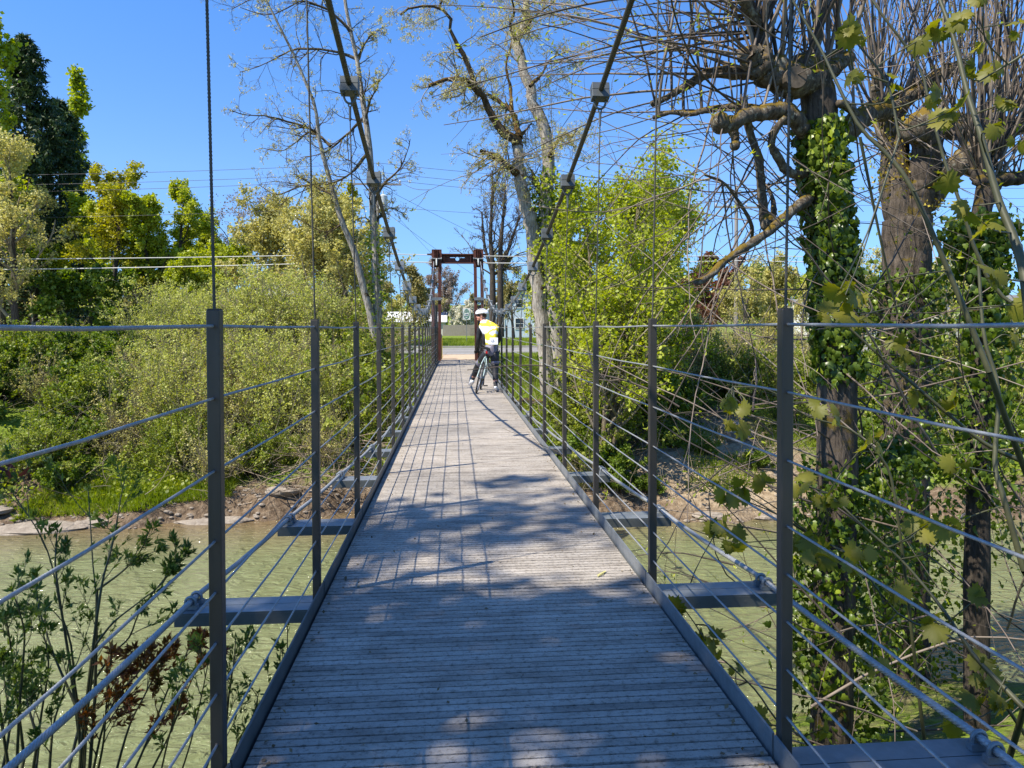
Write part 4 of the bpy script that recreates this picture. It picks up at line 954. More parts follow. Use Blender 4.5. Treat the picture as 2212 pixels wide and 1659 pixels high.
# ------------------------------------------------------------------ mossy oak, right of the tower
def c5(*pp): return [(810 + .4231 * x, .4231 * y) for x, y in pp]
Y = 22.0; rt = np.random.default_rng(51); b0 = np.array(gpos(X(1180, Y), Y))
root = plant('oak', 'tall old oak with two pale mossy trunks standing right of the tower', 'tree', b0)
tr = limbs(rt, [hand(Y, c5((890, 2010), (865, 1700), (835, 1500), (812, 1300), (800, 1150), (770, 1050), (750, 950), (735, 850), (730, 740)), .27, .17),
                hand(Y, c5((940, 1980), (915, 1650), (900, 1450), (885, 1250), (872, 1100), (880, 1000), (885, 900), (880, 700), (840, 590), (800, 520), (790, 440), (760, 370), (740, 270), (715, 200), (760, 150), (770, 60), (762, -80)), .29, .11, .5)], 30, .10)
lb0 = limbs(rt, [hand(Y, c5((732, 750), (700, 710), (640, 660), (590, 580), (560, 500), (520, 470), (490, 380), (460, 300), (430, 240), (380, 150), (385, 90), (330, 40), (270, 30), (180, 40), (130, 75)), .17, .03, -1.2),
                 hand(Y, c5((730, 750), (725, 650), (700, 570), (640, 520), (570, 480)), .14, .05, 1), hand(Y, c5((735, 900), (700, 870), (640, 820), (590, 790), (540, 770)), .13, .06, -1),
                 hand(Y, c5((540, 480), (490, 430), (430, 400), (350, 410), (275, 440)), .12, .05, -1), hand(Y, c5((740, 700), (765, 670), (800, 630)), .06, .02, 1), hand(Y, c5((870, 1060), (830, 960), (800, 870)), .07, .05, 1),
                 hand(Y, c5((890, 800), (920, 740), (960, 690), (1010, 700)), .07, .03, -1), hand(Y, c5((720, 210), (690, 130), (710, 60), (690, -30)), .06, .02, -1), hand(Y, c5((790, 440), (850, 380), (900, 300), (990, 260)), .06, .015, 1),
                 hand(Y, c5((760, 160), (820, 80), (900, 20), (960, -40)), .05, .015, -1), hand(Y, c5((700, 570), (690, 450), (670, 330), (700, 200), (680, 80)), .07, .02, 2), hand(Y, c5((330, 40), (340, -20), (300, -80)), .04, .02, 0)], 18, .18)
dr = spread(rt, lb0, 16, .25, 1, 1.0, .35, 10, .16, -.06, .07, .35, .010, azup=-.4, Lfix=1.7); tw = spread(rt, (tr[0][1:], tr[1][1:]), 12, .62, 1, 1., .2, 10, .16, -.03, .07, .2, .010, Lfix=1.9)
both = (np.concatenate([dr[0], tw[0]]), np.concatenate([dr[1], tw[1]]))
d2 = spread(rt, both, 7, .1, 1, .8, .45, 7, .22, -.02, .1, .6, .006); d3 = spread(rt, d2, 4, .2, 1, .8, .5, 5, .22, 0, .1, .6, .0045)
tubes_np('trunk', [local(tr, b0)], 10, B_pale, root); tubes_np('limbs', [local(lb0, b0)], 8, B_omo, root, .2, 8); tubes_np('branches', [local(q_, b0) for q_ in (both, d2, d3)], 3, B_ltw, root)
leaves_np('buds', onpts(rt, local(d3, b0), 4.5, .3, .03), .065, L_yel, root, rt, LANCE, nb=0, droop=.3)
pts = onpts(rt, local((tr[0][1:2, :12], tr[1][1:2, :12]), b0), 2600, 0, .19); leaves_np('ivy', pts, .12, L_grn, root, rt, RHOMB)
# bare trees behind it
for sd, lab, plx in ((52, 'leafless forked tree standing beyond the road right of the tower', ([(600, 1720), (600, 1400), (590, 1200), (600, 1000), (598, 870)], [(640, 1720), (640, 1300), (655, 1100), (665, 950)], [(600, 1400), (560, 1250), (545, 1080)], [(640, 1380), (690, 1250), (740, 1100)])),):
    Y = 52.0; r = np.random.default_rng(sd); b0 = np.array(gpos(X(1068, Y), Y)); root = plant('bare_tree', lab, 'tree', b0)
    tr = limbs(r, [hand(Y, c5(*p), .30 if i < 2 else .15, .06) for i, p in enumerate(plx)], 14, .05)
    b1 = spread(r, tr, 18, .22, 1, .8, .40, 9, .12, .04, .07, .35, .03); b2 = spread(r, b1, 8, .2, 1, .7, .42, 6, .15, .05, .1, .5, .018); b3 = spread(r, b2, 5, .2, 1, .6, .5, 4, .15, .05, .1, .6, .011)
    tubes_np('trunk', [local(tr, b0)], 7, B_dark, root); tubes_np('branches', [local(q_, b0) for q_ in (b1, b2, b3)], 3, B_grey, root)

# ------------------------------------------------------------------ young maples on the right bank
for sd, px, Y, py, lab, per in ((60, 1300, 19.5, 205, 'young maple with fresh yellow green leaves on the right bank beside the bridge', 5.5), (61, 1225, 25.5, 330, 'slim green maple just right of the mossy oak', 6), (62, 1395, 24, 330, 'leafy young maple behind the second right hanger cable', 5)):
    x = X(px, Y); g_ = gpos(x, Y); H = HT(py, Y) - g_[2]; root = plant('young_maple', lab, 'tree', g_, None, 0)
    broad_objs(root, broad(sd, H, .10, L_brt, B_grey, B_ltw, .1, 0, k=(26, 7, 5), spreadw=(.40 if sd == 60 else .33), t0=.10, stems=3, up=.30), L_brt, B_moss, B_ltw, .10, per * 1.25, jit=.12, nb=.6, drp=.35)

# ------------------------------------------------------------------ bank shrubs
def shrub_proto(seed, H, n, leafm, twigm, ls, per, fan=.35, nm='willow_shrub'):
    r = np.random.default_rng(seed); root = plant(nm, None, 'shrub', (0, 0, 0))
    st = r.normal(0, .22, (n, 3)); st[:, 2] = -.15; d = r.normal(0, fan, (n, 3)); d[:, 2] = 1
    a = shoot(r, st, d, H * r.uniform(.55, 1.1, n), np.full(n, .016), 9, .09, .04, .03, .3)
    b = spread(r, a, 8, .2, 1, .55, .35, 6, .14, .06, .05, .6, .006); c = spread(r, b, 3, .2, 1, .6, .5, 4, .18, .05, .05, .6, .004)
    tubes_np('stems', [a, b, c], {9: 4, 6: 3, 4: 3}, twigm, root)
    leaves_np('foliage', np.concatenate([onpts(r, b, per, .1, .03), onpts(r, c, per * .6, .1, .03)]), ls, leafm, root, r, RHOMB, nb=.4); return root
SP = [shrub_proto(70, 3.4, 40, L_wil, B_ltw, .068, 8, .28), shrub_proto(71, 3.0, 36, L_wil, B_ltw, .07, 6, .5), shrub_proto(72, 2.4, 40, L_und, B_twig, .085, 8, .6, 'green_shrub'), shrub_proto(73, 2.6, 50, L_yel, B_ltw, .065, 2.6, .6, 'twiggy_shrub'), shrub_proto(74, 1.5, 40, L_grn, B_twig, .095, 12, .8, 'low_shrub')]
SL = ['tall upright willow shrub with yellow green leaves on the left bank', 'loose willow shrub with thin dark stems on the left bank', 'green leafy shrub on the far bank slope', 'half bare twiggy shrub with beige buds on the far bank', 'low dark green shrub on the far bank']
SG = ['willow shrubs thick on the left bank', 'loose willow shrubs on the left bank', 'green shrubs on the far bank', 'twiggy shrubs on the far bank', 'low green shrubs on the far bank']
su = [0] * 5
def put(j, x, y, s):
    global su
    if not su[j]: o = SP[j]; o.location = gpos(x, y); o.rotation_euler = (0, 0, rnd.uniform(0, 6)); o.scale = (s, s, s); su[j] = 1
    else: o = copy_tree(SP[j], None, gpos(x, y), rnd.uniform(0, 6.28), (s * rnd.uniform(.9, 1.1), s * rnd.uniform(.9, 1.1), s))
    tag(o, SL[j], 'shrub', SG[j])
# left: (px, Y, kind, size)
for Y, pxs in ((33.5, range(60, 860, 48)), (29.5, range(20, 850, 56)), (26, range(-30, 830, 64)), (23.2, range(120, 800, 74))):
    for k, px in enumerate(pxs):
        x = X(px + rnd.uniform(-15, 15), Y); 
        if x > -2.0: continue
        lim = np.interp(px, [0, 280, 330, 600, 860], [700, 690, 612, 600, 640]) + rnd.uniform(-12, 22) + (0 if Y > 28 else 55 if Y > 25 else 120)
        y = Y + rnd.uniform(-.7, .7); h = HT(lim, y) - gpos(x, y)[2]
        j = (0 if Y > 28 else (0, 1, 3)[k % 3]) if 270 < px < 700 else (1, 2, 3, 2)[k % 4]
        if px < 260: j = (2, 4, 3)[k % 3]
        put(j, x, y, max(.45, h / (3.5, 3.1, 2.5, 2.7, 1.6)[j] * rnd.uniform(.8, 1.1)))
for k in range(34):   # dense dark shrubs low at the far left
    x = -9 - rnd.uniform(0, 11); y = float(yfar(x)) + rnd.uniform(2.6, 13); put((4, 2, 4, 3)[k % 4], x, y, rnd.uniform(.7, 1.15))
for k in range(26):   # near edge of the left bank
    x = -2.4 - k * .62 - rnd.uniform(0, .4); y = float(yfar(x)) + rnd.uniform(1.2, 3.2)
    if -11 < x < -7.6 and rnd.random() < .6: y += 1.5
    put((2, 4, 3, 4, 2)[k % 5], x, y, rnd.uniform(.42, .75))
# right bank
for px, Y, j, s in ((1245, 21.5, 2, .95), (1290, 20.4, 2, .85), (1335, 21.5, 2, .95), (1380, 22.6, 4, 1.3), (1230, 19.9, 4, .8), (1300, 19.4, 4, .75), (1200, 20.6, 3, .35), (1265, 19.0, 3, .42), (1330, 18.9, 4, .5),
                    (1440, 25, 3, 1.0), (1500, 27, 3, .9), (1560, 25, 2, .8), (1620, 24, 2, .9), (1680, 26, 3, 1.0), (1740, 24, 2, 1.0), (1700, 22, 2, .6), (1820, 25, 3, 1.0), (1900, 24, 2, .95), (1960, 26, 3, 1.1), (2050, 25, 2, 1.1), (2130, 24, 3, 1.2), (2200, 26, 2, 1.2), (2250, 22, 2, 1.),
                    (1600, 29, 3, .8), (1480, 23.5, 4, .8), (1860, 21, 4, .9), (2000, 21, 2, .8), (2150, 20, 4, 1.0), (1780, 29, 3, 1.), (1560, 31, 3, .7), (1450, 21, 4, .5), (1520, 20.2, 4, .35), (1640, 19.6, 4, .4), (1400, 18.9, 4, .4)):
    y = Y; x = X(px, Y)
    put(j, x, y, s)
# slim trunks among the right bank shrubs
for k, (px, Y, py, r0) in enumerate(((1458, 24, 560, .10), (1475, 27, 600, .09), (1535, 25, 640, .07), (1600, 30, 500, .08), (1655, 27, 640, .05), (1725, 31, 560, .09), (1850, 27, 470, .08), (2030, 30, 480, .1), (2160, 26, 440, .1))):
    x = X(px, Y); g_ = gpos(x, Y); root = plant('slender_tree', ('slender brown tree trunk with peeling pale patch on the right bank', 'slender grey tree behind the peeling trunk', 'thin leaning tree beside the sand bank', 'slender tree in front of the copper beech', 'thin sapling by the road right of the sand bank', 'slender tree behind the ivy covered pollard', 'slender tree just right of the ivy covered pollard', 'slender tree behind the forked pollard', 'slender tree near the right edge of the far bank')[k], 'tree', g_)
    broad_objs(root, broad(80 + k, HT(py, Y) - g_[2], r0, L_yel, B_moss, B_ltw, .1, 0, k=(10, 7, 5), spreadw=.4, t0=.25), L_yel, B_moss, B_ltw, .085, 4.5, jit=.06)

# ------------------------------------------------------------------ ground cover
r = np.random.default_rng(90)
def scatter(n, x0, x1, y0, y1, f):
    x = r.uniform(x0, x1, n); y = r.uniform(y0, y1, n); k = f(x, y); x, y = x[k], y[k]; return np.stack([x, y, gz(x, y)], 1)
sandv = lambda x, y: np.clip(1 - np.abs(x - 7) / 4.5, 0, 1) * np.clip(1.3 - (y - yfar(x)) / 6.5, 0, 1) * 1.8
P_ = scatter(190000, -30, 26, 18, 31, lambda x, y: (y > yfar(x) + .7) & (np.abs(x) > .9) & (gnoise(x * 2, y * 2) + r.normal(0, .12, len(x)) > -.12 + sandv(x, y) * .9) & ~((np.abs(x) < 3.4) & (y > 27.5)))
P_[:, 2] += r.exponential(.13, len(P_)); tag(leaves_np('undergrowth', P_, .105, L_und, None, r, RHOMB, nb=.7), 'low yellow green leafy undergrowth covering the far bank slopes', 'undergrowth', kind='stuff')
P_ = scatter(60000, 1.2, 11, 24, 36, lambda x, y: np.ones(len(x), bool)); Q_ = scatter(40000, -12, -1.2, 26.5, 36.2, lambda x, y: np.ones(len(x), bool))
Z_ = scatter(20000, -11.2, -6.2, 18.3, 21.5, lambda x, y: (y > yfar(x) + .35) & (y < yfar(x) + 1.9 + .5 * np.sin(x * 3)))
G_ = scatter(16000, 3, 12, 17.8, 22, lambda x, y: (y > yfar(x) + .9) & (gnoise(x * 3, y * 3) > .10))
P_ = np.concatenate([P_, Q_]); tag(leaves_np('grass', P_, .16, L_gra, None, r, BLADE, d=np.array([0, 0, 1.6]), nb=0), 'bright green grass at the end of the bridge and beside the road', 'grass', kind='stuff')
P_ = np.concatenate([Z_, G_]); tag(leaves_np('bank_grass', P_, .22, L_gra, None, r, BLADE, d=np.array([0, -.5, 1.3]), nb=0), 'tufts of long light green grass at the edge of the far bank', 'grass', kind='stuff')
P_ = scatter(90000, -22, 26, 49.3, 75, lambda x, y: ~((x < -2.2) & (x > -15.6) & (y < 52.3))); tag(leaves_np('lawn_grass', P_, .30, L_gra, None, r, BLADE, d=np.array([0, 0, 1.3]), nb=0), 'sunlit lawn beyond the road', 'grass', kind='stuff')
# ------------------------------------------------------------------ near pollards on the right
def c6(*pp): return [(1350 + .4231 * x, .4231 * y) for x, y in pp]
def ivy_on(root, PR, n, size, rad, rng, base, rng_t=(0, 1), tpl=IVY, m=None):
    P, R = PR; N = P.shape[1]; idx = rng.integers(0, len(P), n); t = rng.uniform(rng_t[0], rng_t[1], n) * (N - 1); i = np.minimum(t.astype(int), N - 2); u = (t - i)[:, None]
    c = P[idx, i] * (1 - u) + P[idx, i + 1] * u; v = unit(rng.normal(0, 1, (n, 3)) * np.array([1, 1, .2])); rr = R[idx, i] + np.abs(rng.normal(0, rad, n)) + .01
    leaves_np('ivy', c + v * rr[:, None] - base, size, m or L_ivy, root, rng, tpl, d=np.array([0, 0, -.6]), nrm=v, nb=.6, droop=.3)
def pollard_shoots(rng, PR, n, L, r, t0=.3, fan=.35, lean=(0, 0), wob=.045, rm=None):
    P, R = PR; m, N = P.shape[:2]; idx = rng.integers(0, m, n); t = rng.uniform(t0, 1, n) * (N - 1); i = np.minimum(t.astype(int), N - 2)
    st = P[idx, i]; d = rng.normal(0, fan, (n, 3)); d[:, 2] = 1; d[:, 0] += lean[0]; d[:, 1] += lean[1]
    return shoot(rng, st, d, L * rng.uniform(.55, 1.2, n), r * rng.uniform(.5, 1.6, n), 12, wob, .02, .012, .35)
rt = np.random.default_rng(101)
Y = 6.5; b0 = np.array((float(W(1795, 1600, Y)[0]), Y, WZ - .5)); BA = b0
root = plant('pollard_tree', 'ivy clad pollarded tree with knobbly cut limbs nearest the bridge on the right', 'tree', b0)
tr = limbs(rt, [hand(Y, [(1798, 1830), (1797, 1600), (1800, 1400), (1806, 1100), (1808, 850), (1807, 677), (1798, 550), (1786, 423), (1776, 330), (1770, 250), (1765, 190), (1745, 155)], .195, .15)], 60, .02)
lm = limbs(rt, [hand(Y, p, a, b, d) for p, a, b, d in (
    (c6((1000, 420), (900, 420), (800, 410), (720, 370), (670, 310), (640, 260)), .15, .11, -.2), (c6((660, 300), (690, 210), (680, 130), (630, 50), (590, -30)), .07, .05, -.3),
    (c6((760, 400), (690, 380), (560, 370), (430, 375), (330, 430), (230, 490), (120, 540)), .085, .03, .6), (c6((960, 680), (900, 650), (850, 590), (760, 565), (680, 580), (600, 600), (530, 635), (470, 650)), .085, .06, -.4),
    (c6((730, 575), (620, 550), (500, 550), (400, 565), (330, 580), (230, 575), (130, 605)), .045, .02, .3), (c6((540, 640), (560, 690), (577, 745)), .07, .02, -.1),
    (c6((1020, 700), (1080, 700), (1150, 650), (1210, 600), (1280, 575), (1350, 560)), .12, .10, .9), (c6((1180, 590), (1130, 540), (1090, 525)), .04, .035, -.2),
    (c6((960, 895), (900, 890), (840, 880), (790, 820), (750, 740), (770, 660), (830, 590)), .05, .03, -.3), (c6((960, 1000), (900, 1040), (850, 1080), (740, 1180), (620, 1260), (500, 1340), (430, 1410), (350, 1450)), .058, .025, -.9),
    (c6((740, 1190), (715, 1130), (700, 1000), (690, 900), (680, 800), (640, 680), (615, 560), (610, 480)), .05, .03, -.2), (c6((740, 1180), (760, 1060), (735, 970), (690, 920)), .035, .012, .2),
    (c6((980, 400), (1050, 350), (1110, 310), (1150, 300)), .10, .06, .3), (c6((900, 400), (930, 330), (960, 290), (990, 150), (1010, 0), (1020, -100)), .06, .035, .1), (c6((650, 1230), (640, 1130), (560, 1000), (500, 930), (400, 890)), .02, .01, -.6))], 44, .05)
kn = knobs(rt, [(W(px, py, Y + dy), rr) for (px, py, rr, dy) in ((1710, 172, .17, -.1), (1752, 175, .15, .05), (1640, 125, .11, -.15), (1556, 266, .085, -.4), (1700, 245, .095, -.1), (1808, 285, .12, .1), (1660, 480, .075, -.2), (1795, 140, .13, .2), (1735, 150, .14, 0), (1680, 150, .12, -.1), (1587, 315, .04, -.5), (1880, 240, .10, .9))])
q = MB(); c = Vector(W(1712, 172, Y - .20) - b0); q.tube([c + Vector((0, .14, 0)), c + Vector((.0, -.07, 0))], .10, 16); q.build('cut_face', mat('cut_wood', [(.06, .045, .03), (.13, .10, .07)], .9, scale=30), root, smooth=False)
tubes_np('trunk', [local(tr, b0)], 32, B_grey, root, .05, 5, .055); tubes_np('limbs', [local(blunt(lm), b0), local(kn, b0)], 14, B_moss, root, .20, 15)
sh1 = pollard_shoots(rt, (lm[0][[0, 1, 12, 13]], lm[1][[0, 1, 12, 13]]), 52, 3.6, .017, .15, .34); sh2 = pollard_shoots(rt, (lm[0][[2, 3, 4, 6]], lm[1][[2, 3, 4, 6]]), 46, 2.6, .011, .2, .22)
# long arching shoots to the left
na = 30; idx = rt.integers(0, 3, na); st = lm[0][idx, rt.integers(10, 42, na)]; d = np.stack([rt.uniform(-1.3, -.5, na), rt.uniform(-.35, .8, na), rt.uniform(-.15, .75, na)], 1)
sh3 = shoot(rt, st, d, rt.uniform(1.4, 3.4, na), rt.uniform(.008, .017, na), 14, .04, -.018, .022, .3)
na = 75; idx = rt.integers(3, 15, na); st = lm[0][idx, rt.integers(6, 42, na)]; d = np.stack([rt.uniform(-1.1, .7, na), rt.uniform(-.7, .9, na), rt.uniform(-1.0, .5, na)], 1)
sh4 = shoot(rt, st, d, rt.uniform(1.2, 3.4, na), rt.uniform(.005, .012, na), 12, .07, .03, .035, .35)
na = 55; tt = rt.integers(14, 40, na); st = tr[0][0, tt]; d = np.stack([rt.uniform(-1.2, 1.0, na), rt.uniform(-.6, .6, na), rt.uniform(-.5, .7, na)], 1)
sh5 = shoot(rt, st, d, rt.uniform(1.2, 3.0, na), rt.uniform(.005, .011, na), 12, .07, .0, .045, .35)
subs = [spread(rt, q_, k_, .25, 1, .6, .30, 8, .09, .02, .05, .6, .0035) for q_, k_ in ((sh3, 5), (sh4, 2), (sh5, 2), (sh2, 2), (sh1, 2))]
tubes_np('branches', [local(q_, b0) for q_ in (sh1, sh2, sh3, sh4, sh5)] + [local(q_, b0) for q_ in subs], {12: 5, 14: 5, 8: 3}, B_shoot, root)
leaves_np('buds', np.concatenate([onpts(rt, local(q_, b0), 3.2, .3, .012) for q_ in subs]), .05, L_brt, root, rt, LANCE, nb=0, droop=-.3)
ivy_on(root, (tr[0], tr[1]), 3800, .075, .035, rt, b0, (.38, .80)); 
wide = limbs(rt, [hand(Y, [(1800, 1640), (1800, 1400), (1810, 1200), (1830, 1050)], .22, .16), hand(Y, [(1850, 1640), (1880, 1400), (1900, 1200), (1930, 1040)], .14, .22, .3), hand(Y, [(1760, 1500), (1755, 1300), (1770, 1150), (1790, 1000)], .14, .10, -.2), hand(Y, [(1850, 1090), (1920, 1000), (1990, 980), (2060, 1010)], .16, .2, .4)], 14)
ivy_on(root, wide, 3600, .07, .12, rt, b0)
# pollard B, forked
Y = 9.5; b0 = np.array((float(W(1955, 900, Y)[0]), Y, WZ - .6)); root = plant('pollard_tree', 'forked pollard with yellow mossy bark behind the ivy clad one', 'tree', b0)
tr = limbs(rt, [hand(Y, c6((1420, 3800), (1425, 2600), (1430, 1600), (1440, 1300), (1440, 1120)), .33, .30), hand(Y, c6((1425, 1150), (1385, 1000), (1375, 900), (1380, 750), (1360, 600), (1345, 545)), .22, .15, .2), hand(Y, c6((1455, 1150), (1500, 1000), (1525, 880), (1540, 750), (1520, 660)), .22, .17, -.3)], 40, .02)
lm = limbs(rt, [hand(Y, p, a, b, d) for p, a, b, d in (
    (c6((1490, 660), (1600, 640), (1700, 640), (1800, 655), (1900, 650), (2037, 640), (2150, 600)), .19, .12, .4), (c6((1480, 1060), (1560, 1010), (1600, 940), (1640, 890), (1720, 820), (1800, 770), (1860, 740)), .16, .15, -.5),
    (c6((1350, 560), (1420, 520), (1500, 450), (1580, 400), (1650, 360), (1720, 330)), .12, .09, .4), (c6((1350, 580), (1300, 540), (1280, 460), (1290, 380)), .08, .05, -.2), (c6((1380, 800), (1330, 760), (1290, 640), (1260, 560)), .07, .05, .3),
    (c6((1850, 640), (1900, 560), (1960, 540), (2040, 520)), .09, .06, .2), (c6((1740, 810), (1760, 850), (1780, 855)), .11, .08, 0))], 40, .05)
kn = knobs(rt, [(W(px, py, Y + dy), rr) for (px, py, rr, dy) in ((1921, 232, .22, .2), (1985, 275, .22, -.3), (2060, 275, .17, .1), (2130, 320, .2, -.5), (1985, 190, .15, .3), (2100, 355, .16, 0), (1885, 240, .13, .3))])
tubes_np('trunk', [local(tr, b0)], 32, B_grey, root, .05, 4, .055); tubes_np('limbs', [local(blunt(lm), b0), local(kn, b0)], 14, B_moss, root, .20, 12)
s1 = pollard_shoots(rt, (lm[0], lm[1]), 120, 4.2, .013, .1, .20); s2 = pollard_shoots(rt, (lm[0], lm[1]), 60, 2.2, .008, .1, 1.0, wob=.08)
s3 = [spread(rt, q_, k_, .3, 1, .5, .25, 7, .09, .02, .05, .6, .004) for q_, k_ in ((s1, 2), (s2, 3))]
tubes_np('branches', [local(s1, b0), local(s2, b0)] + [local(q_, b0) for q_ in s3], {12: 4, 7: 3}, B_shoot, root)
leaves_np('buds', np.concatenate([onpts(rt, local(q_, b0), 2, .3, .012) for q_ in s3]), .05, L_brt, root, rt, LANCE, nb=0)
mo = onpts(rt, (tr[0][1:2], tr[1][1:2]), 1500, .2, .11); mo2 = onpts(rt, (lm[0][1:2, :8], lm[1][1:2, :20]), 800, 0, .09)
L_mos = leafmat('yellow_moss', [(.20, .15, .01), (.36, .28, .02), (.44, .36, .05)], .2); leaves_np('moss', np.concatenate([mo, mo2]) - b0, .05, L_mos, root, rt, RHOMB)
ivy_on(root, (tr[0][:1], tr[1][:1]), 2600, .07, .16, rt, b0, (.30, .62)); ivy_on(root, limbs(rt, [hand(9.2, [(1960, 1500), (2010, 1300), (2080, 1150), (2180, 1060)], .35, .3), hand(9.0, [(1940, 1450), (1900, 1250), (1900, 1100)], .3, .25)], 14), 2400, .07, .25, rt, b0)
# pollard C, dark, far right
Y = 6.8; b0 = np.array((float(W(2120, 900, Y)[0]), Y, WZ - .2)); root = plant('pollard_tree', 'thin dark pollard with a low ivy skirt near the right edge', 'tree', b0)
tr = limbs(rt, [hand(Y, c6((1790, 4500), (1795, 3400), (1805, 2300), (1830, 1600), (1800, 1250), (1812, 1150), (1835, 1000), (1850, 940)), .12, .085)], 26, .12)
lm = limbs(rt, [hand(Y, c6((1830, 960), (1900, 920), (1970, 915), (2060, 905), (2150, 880)), .085, .06, .2), hand(Y, c6((1840, 950), (1800, 900), (1790, 860), (1800, 800)), .07, .05, .1), hand(Y, c6((1850, 930), (1880, 800), (1960, 700), (2037, 560), (2100, 400)), .05, .03, .3)], 14, .2)
s1 = pollard_shoots(rt, lm, 60, 3.4, .012, .1, .26); s2 = pollard_shoots(rt, lm, 40, 2.0, .007, .1, 1.2, wob=.08)
tubes_np('trunk', [local(tr, b0)], 24, B_dark, root, .05, 5, .05); tubes_np('limbs', [local(blunt(lm), b0)], 12, B_dark, root, .16, 9); tubes_np('branches', [local(s1, b0), local(s2, b0)], 4, B_shoot, root)
ivy_on(root, (tr[0], tr[1]), 2600, .075, .13, rt, b0, (.25, .75)); 
# tangled bare brush between the pollards
b0 = np.array(gpos(4.6, 8.3)); root = plant('bare_brush', 'tangle of thin bare arching stems among the pollards at the right', 'shrub', b0)
n_ = 85; st = np.stack([rt.uniform(1.8, 8.2, n_), rt.uniform(5.2, 9.3, n_), rt.uniform(-3.6, .5, n_)], 1); d = np.stack([rt.normal(-.2, .8, n_), rt.normal(0, .4, n_), rt.uniform(-.1, 1.2, n_)], 1)
a_s = shoot(rt, st, d, rt.uniform(1.5, 4.6, n_), rt.uniform(.005, .014, n_), 14, .07, .0, .04, .35); b_s = spread(rt, a_s, 3, .2, 1, .6, .3, 8, .1, .02, .05, .6, .0035)
tubes_np('branches', [local(a_s, b0), local(b_s, b0)], {14: 5, 12: 5, 8: 3}, B_shoot, root)
leaves_np('foliage', onpts(rt, local(b_s, b0), 1.6, .3, .012), .05, L_brt, root, rt, LANCE, nb=0)
n_ = 34; st = np.stack([rt.uniform(1.7, 3.0, n_), rt.uniform(5.5, 9.5, n_), np.full(n_, -3.7)], 1); d = np.stack([rt.normal(-.2, .5, n_), rt.normal(0, .3, n_), rt.uniform(.4, 1.1, n_)], 1)
b0 = np.array(gpos(2.4, 7.6)); root = plant('bare_brush', 'low bare brush over the water beside the right kerb', 'shrub', b0)
a_s = shoot(rt, st, d, rt.uniform(.8, 2.3, n_), rt.uniform(.004, .008, n_), 12, .08, -.02, .06, .35); b_s = spread(rt, a_s, 3, .2, 1, .6, .3, 8, .1, .0, .05, .6, .003)
tubes_np('branches', [local(a_s, b0), local(b_s, b0)], {14: 5, 12: 5, 8: 3}, B_shoot, root)
leaves_np('foliage', onpts(rt, local(b_s, b0), 1.2, .3, .012), .045, L_brt, root, rt, LANCE, nb=0)

# ------------------------------------------------------------------ big leaved maple sapling in the foreground
def c8(*pp): return [(1350 + .3897 * x, 648 + .3897 * y) for x, y in pp]
def c4(*pp): return [(1620 + .4467 * x, 918 + .4467 * y) for x, y in pp]
def c3(*pp): return [(1188 + .4467 * x, 918 + .4467 * y) for x, y in pp]
b0 = np.array(gpos(3.6, 4.2)); root = plant('maple_sapling', 'big leaved maple sapling with drooping young leaves in the right foreground', 'tree', b0)
stl = [(c6((2080, 1700), (2037, 1390), (1980, 1200), (1900, 1000), (1820, 700), (1750, 480), (1680, 200), (1600, -20)), .024, .009, 2.9, .5),
       (c6((1860, 1900), (1700, 1500), (1480, 990), (1350, 800), (1200, 650), (1080, 420), (1000, 250), (850, -10)), .014, .006, 3.2, .4),
       (c4((1325, 1370), (1200, 1240), (1080, 1110), (960, 930), (860, 800), (720, 640), (560, 500), (380, 330)), .014, .005, 3.0, .7),
       (c4((1400, 1600), (1200, 1300), (1100, 1100), (1050, 1060), (900, 1000), (700, 900), (500, 640), (330, 560)), .010, .004, 3.3, .3),
       (c8((2212, 900), (2000, 800), (1800, 640), (1600, 470), (1400, 300), (1250, 160), (1130, 60)), .013, .005, 3.6, .2),
       (c8((1500, 1100), (1440, 900), (1250, 720), (1000, 640), (800, 500), (600, 480)), .008, .004, 4.0, .1), (c8((2212, 1500), (2100, 1100), (2050, 900), (2070, 500), (1990, 200), (1960, -200)), .016, .008, 3.4, .3),
       (c3((1209, 1500), (1100, 1430), (1000, 1290), (900, 1190), (780, 1080), (700, 960), (650, 890)), .006, .003, 3.6, .2), (c6((2100, 1500), (1990, 1560), (1830, 1380), (1700, 1000), (1640, 850), (1560, 560), (1500, 330), (1330, 100), (1250, -20)), .012, .006, 3.6, .3),
       (c6((1200, 700), (1300, 1200), (1390, 1600)), .008, .005, 3.4, .2), (c6((2150, 200), (2000, 300), (1900, 360), (1800, 420)), .008, .003, 3.0, .1), (c6((1400, 700), (1340, 430), (1200, 240), (1130, 160)), .006, .003, 3.0, .1), (c6((1340, 420), (1260, 395), (1170, 385)), .005, .003, 3.0, 0)]
bt = limbs(rt, [hand(Yc, p, a, b, d) for p, a, b, Yc, d in stl], 18)
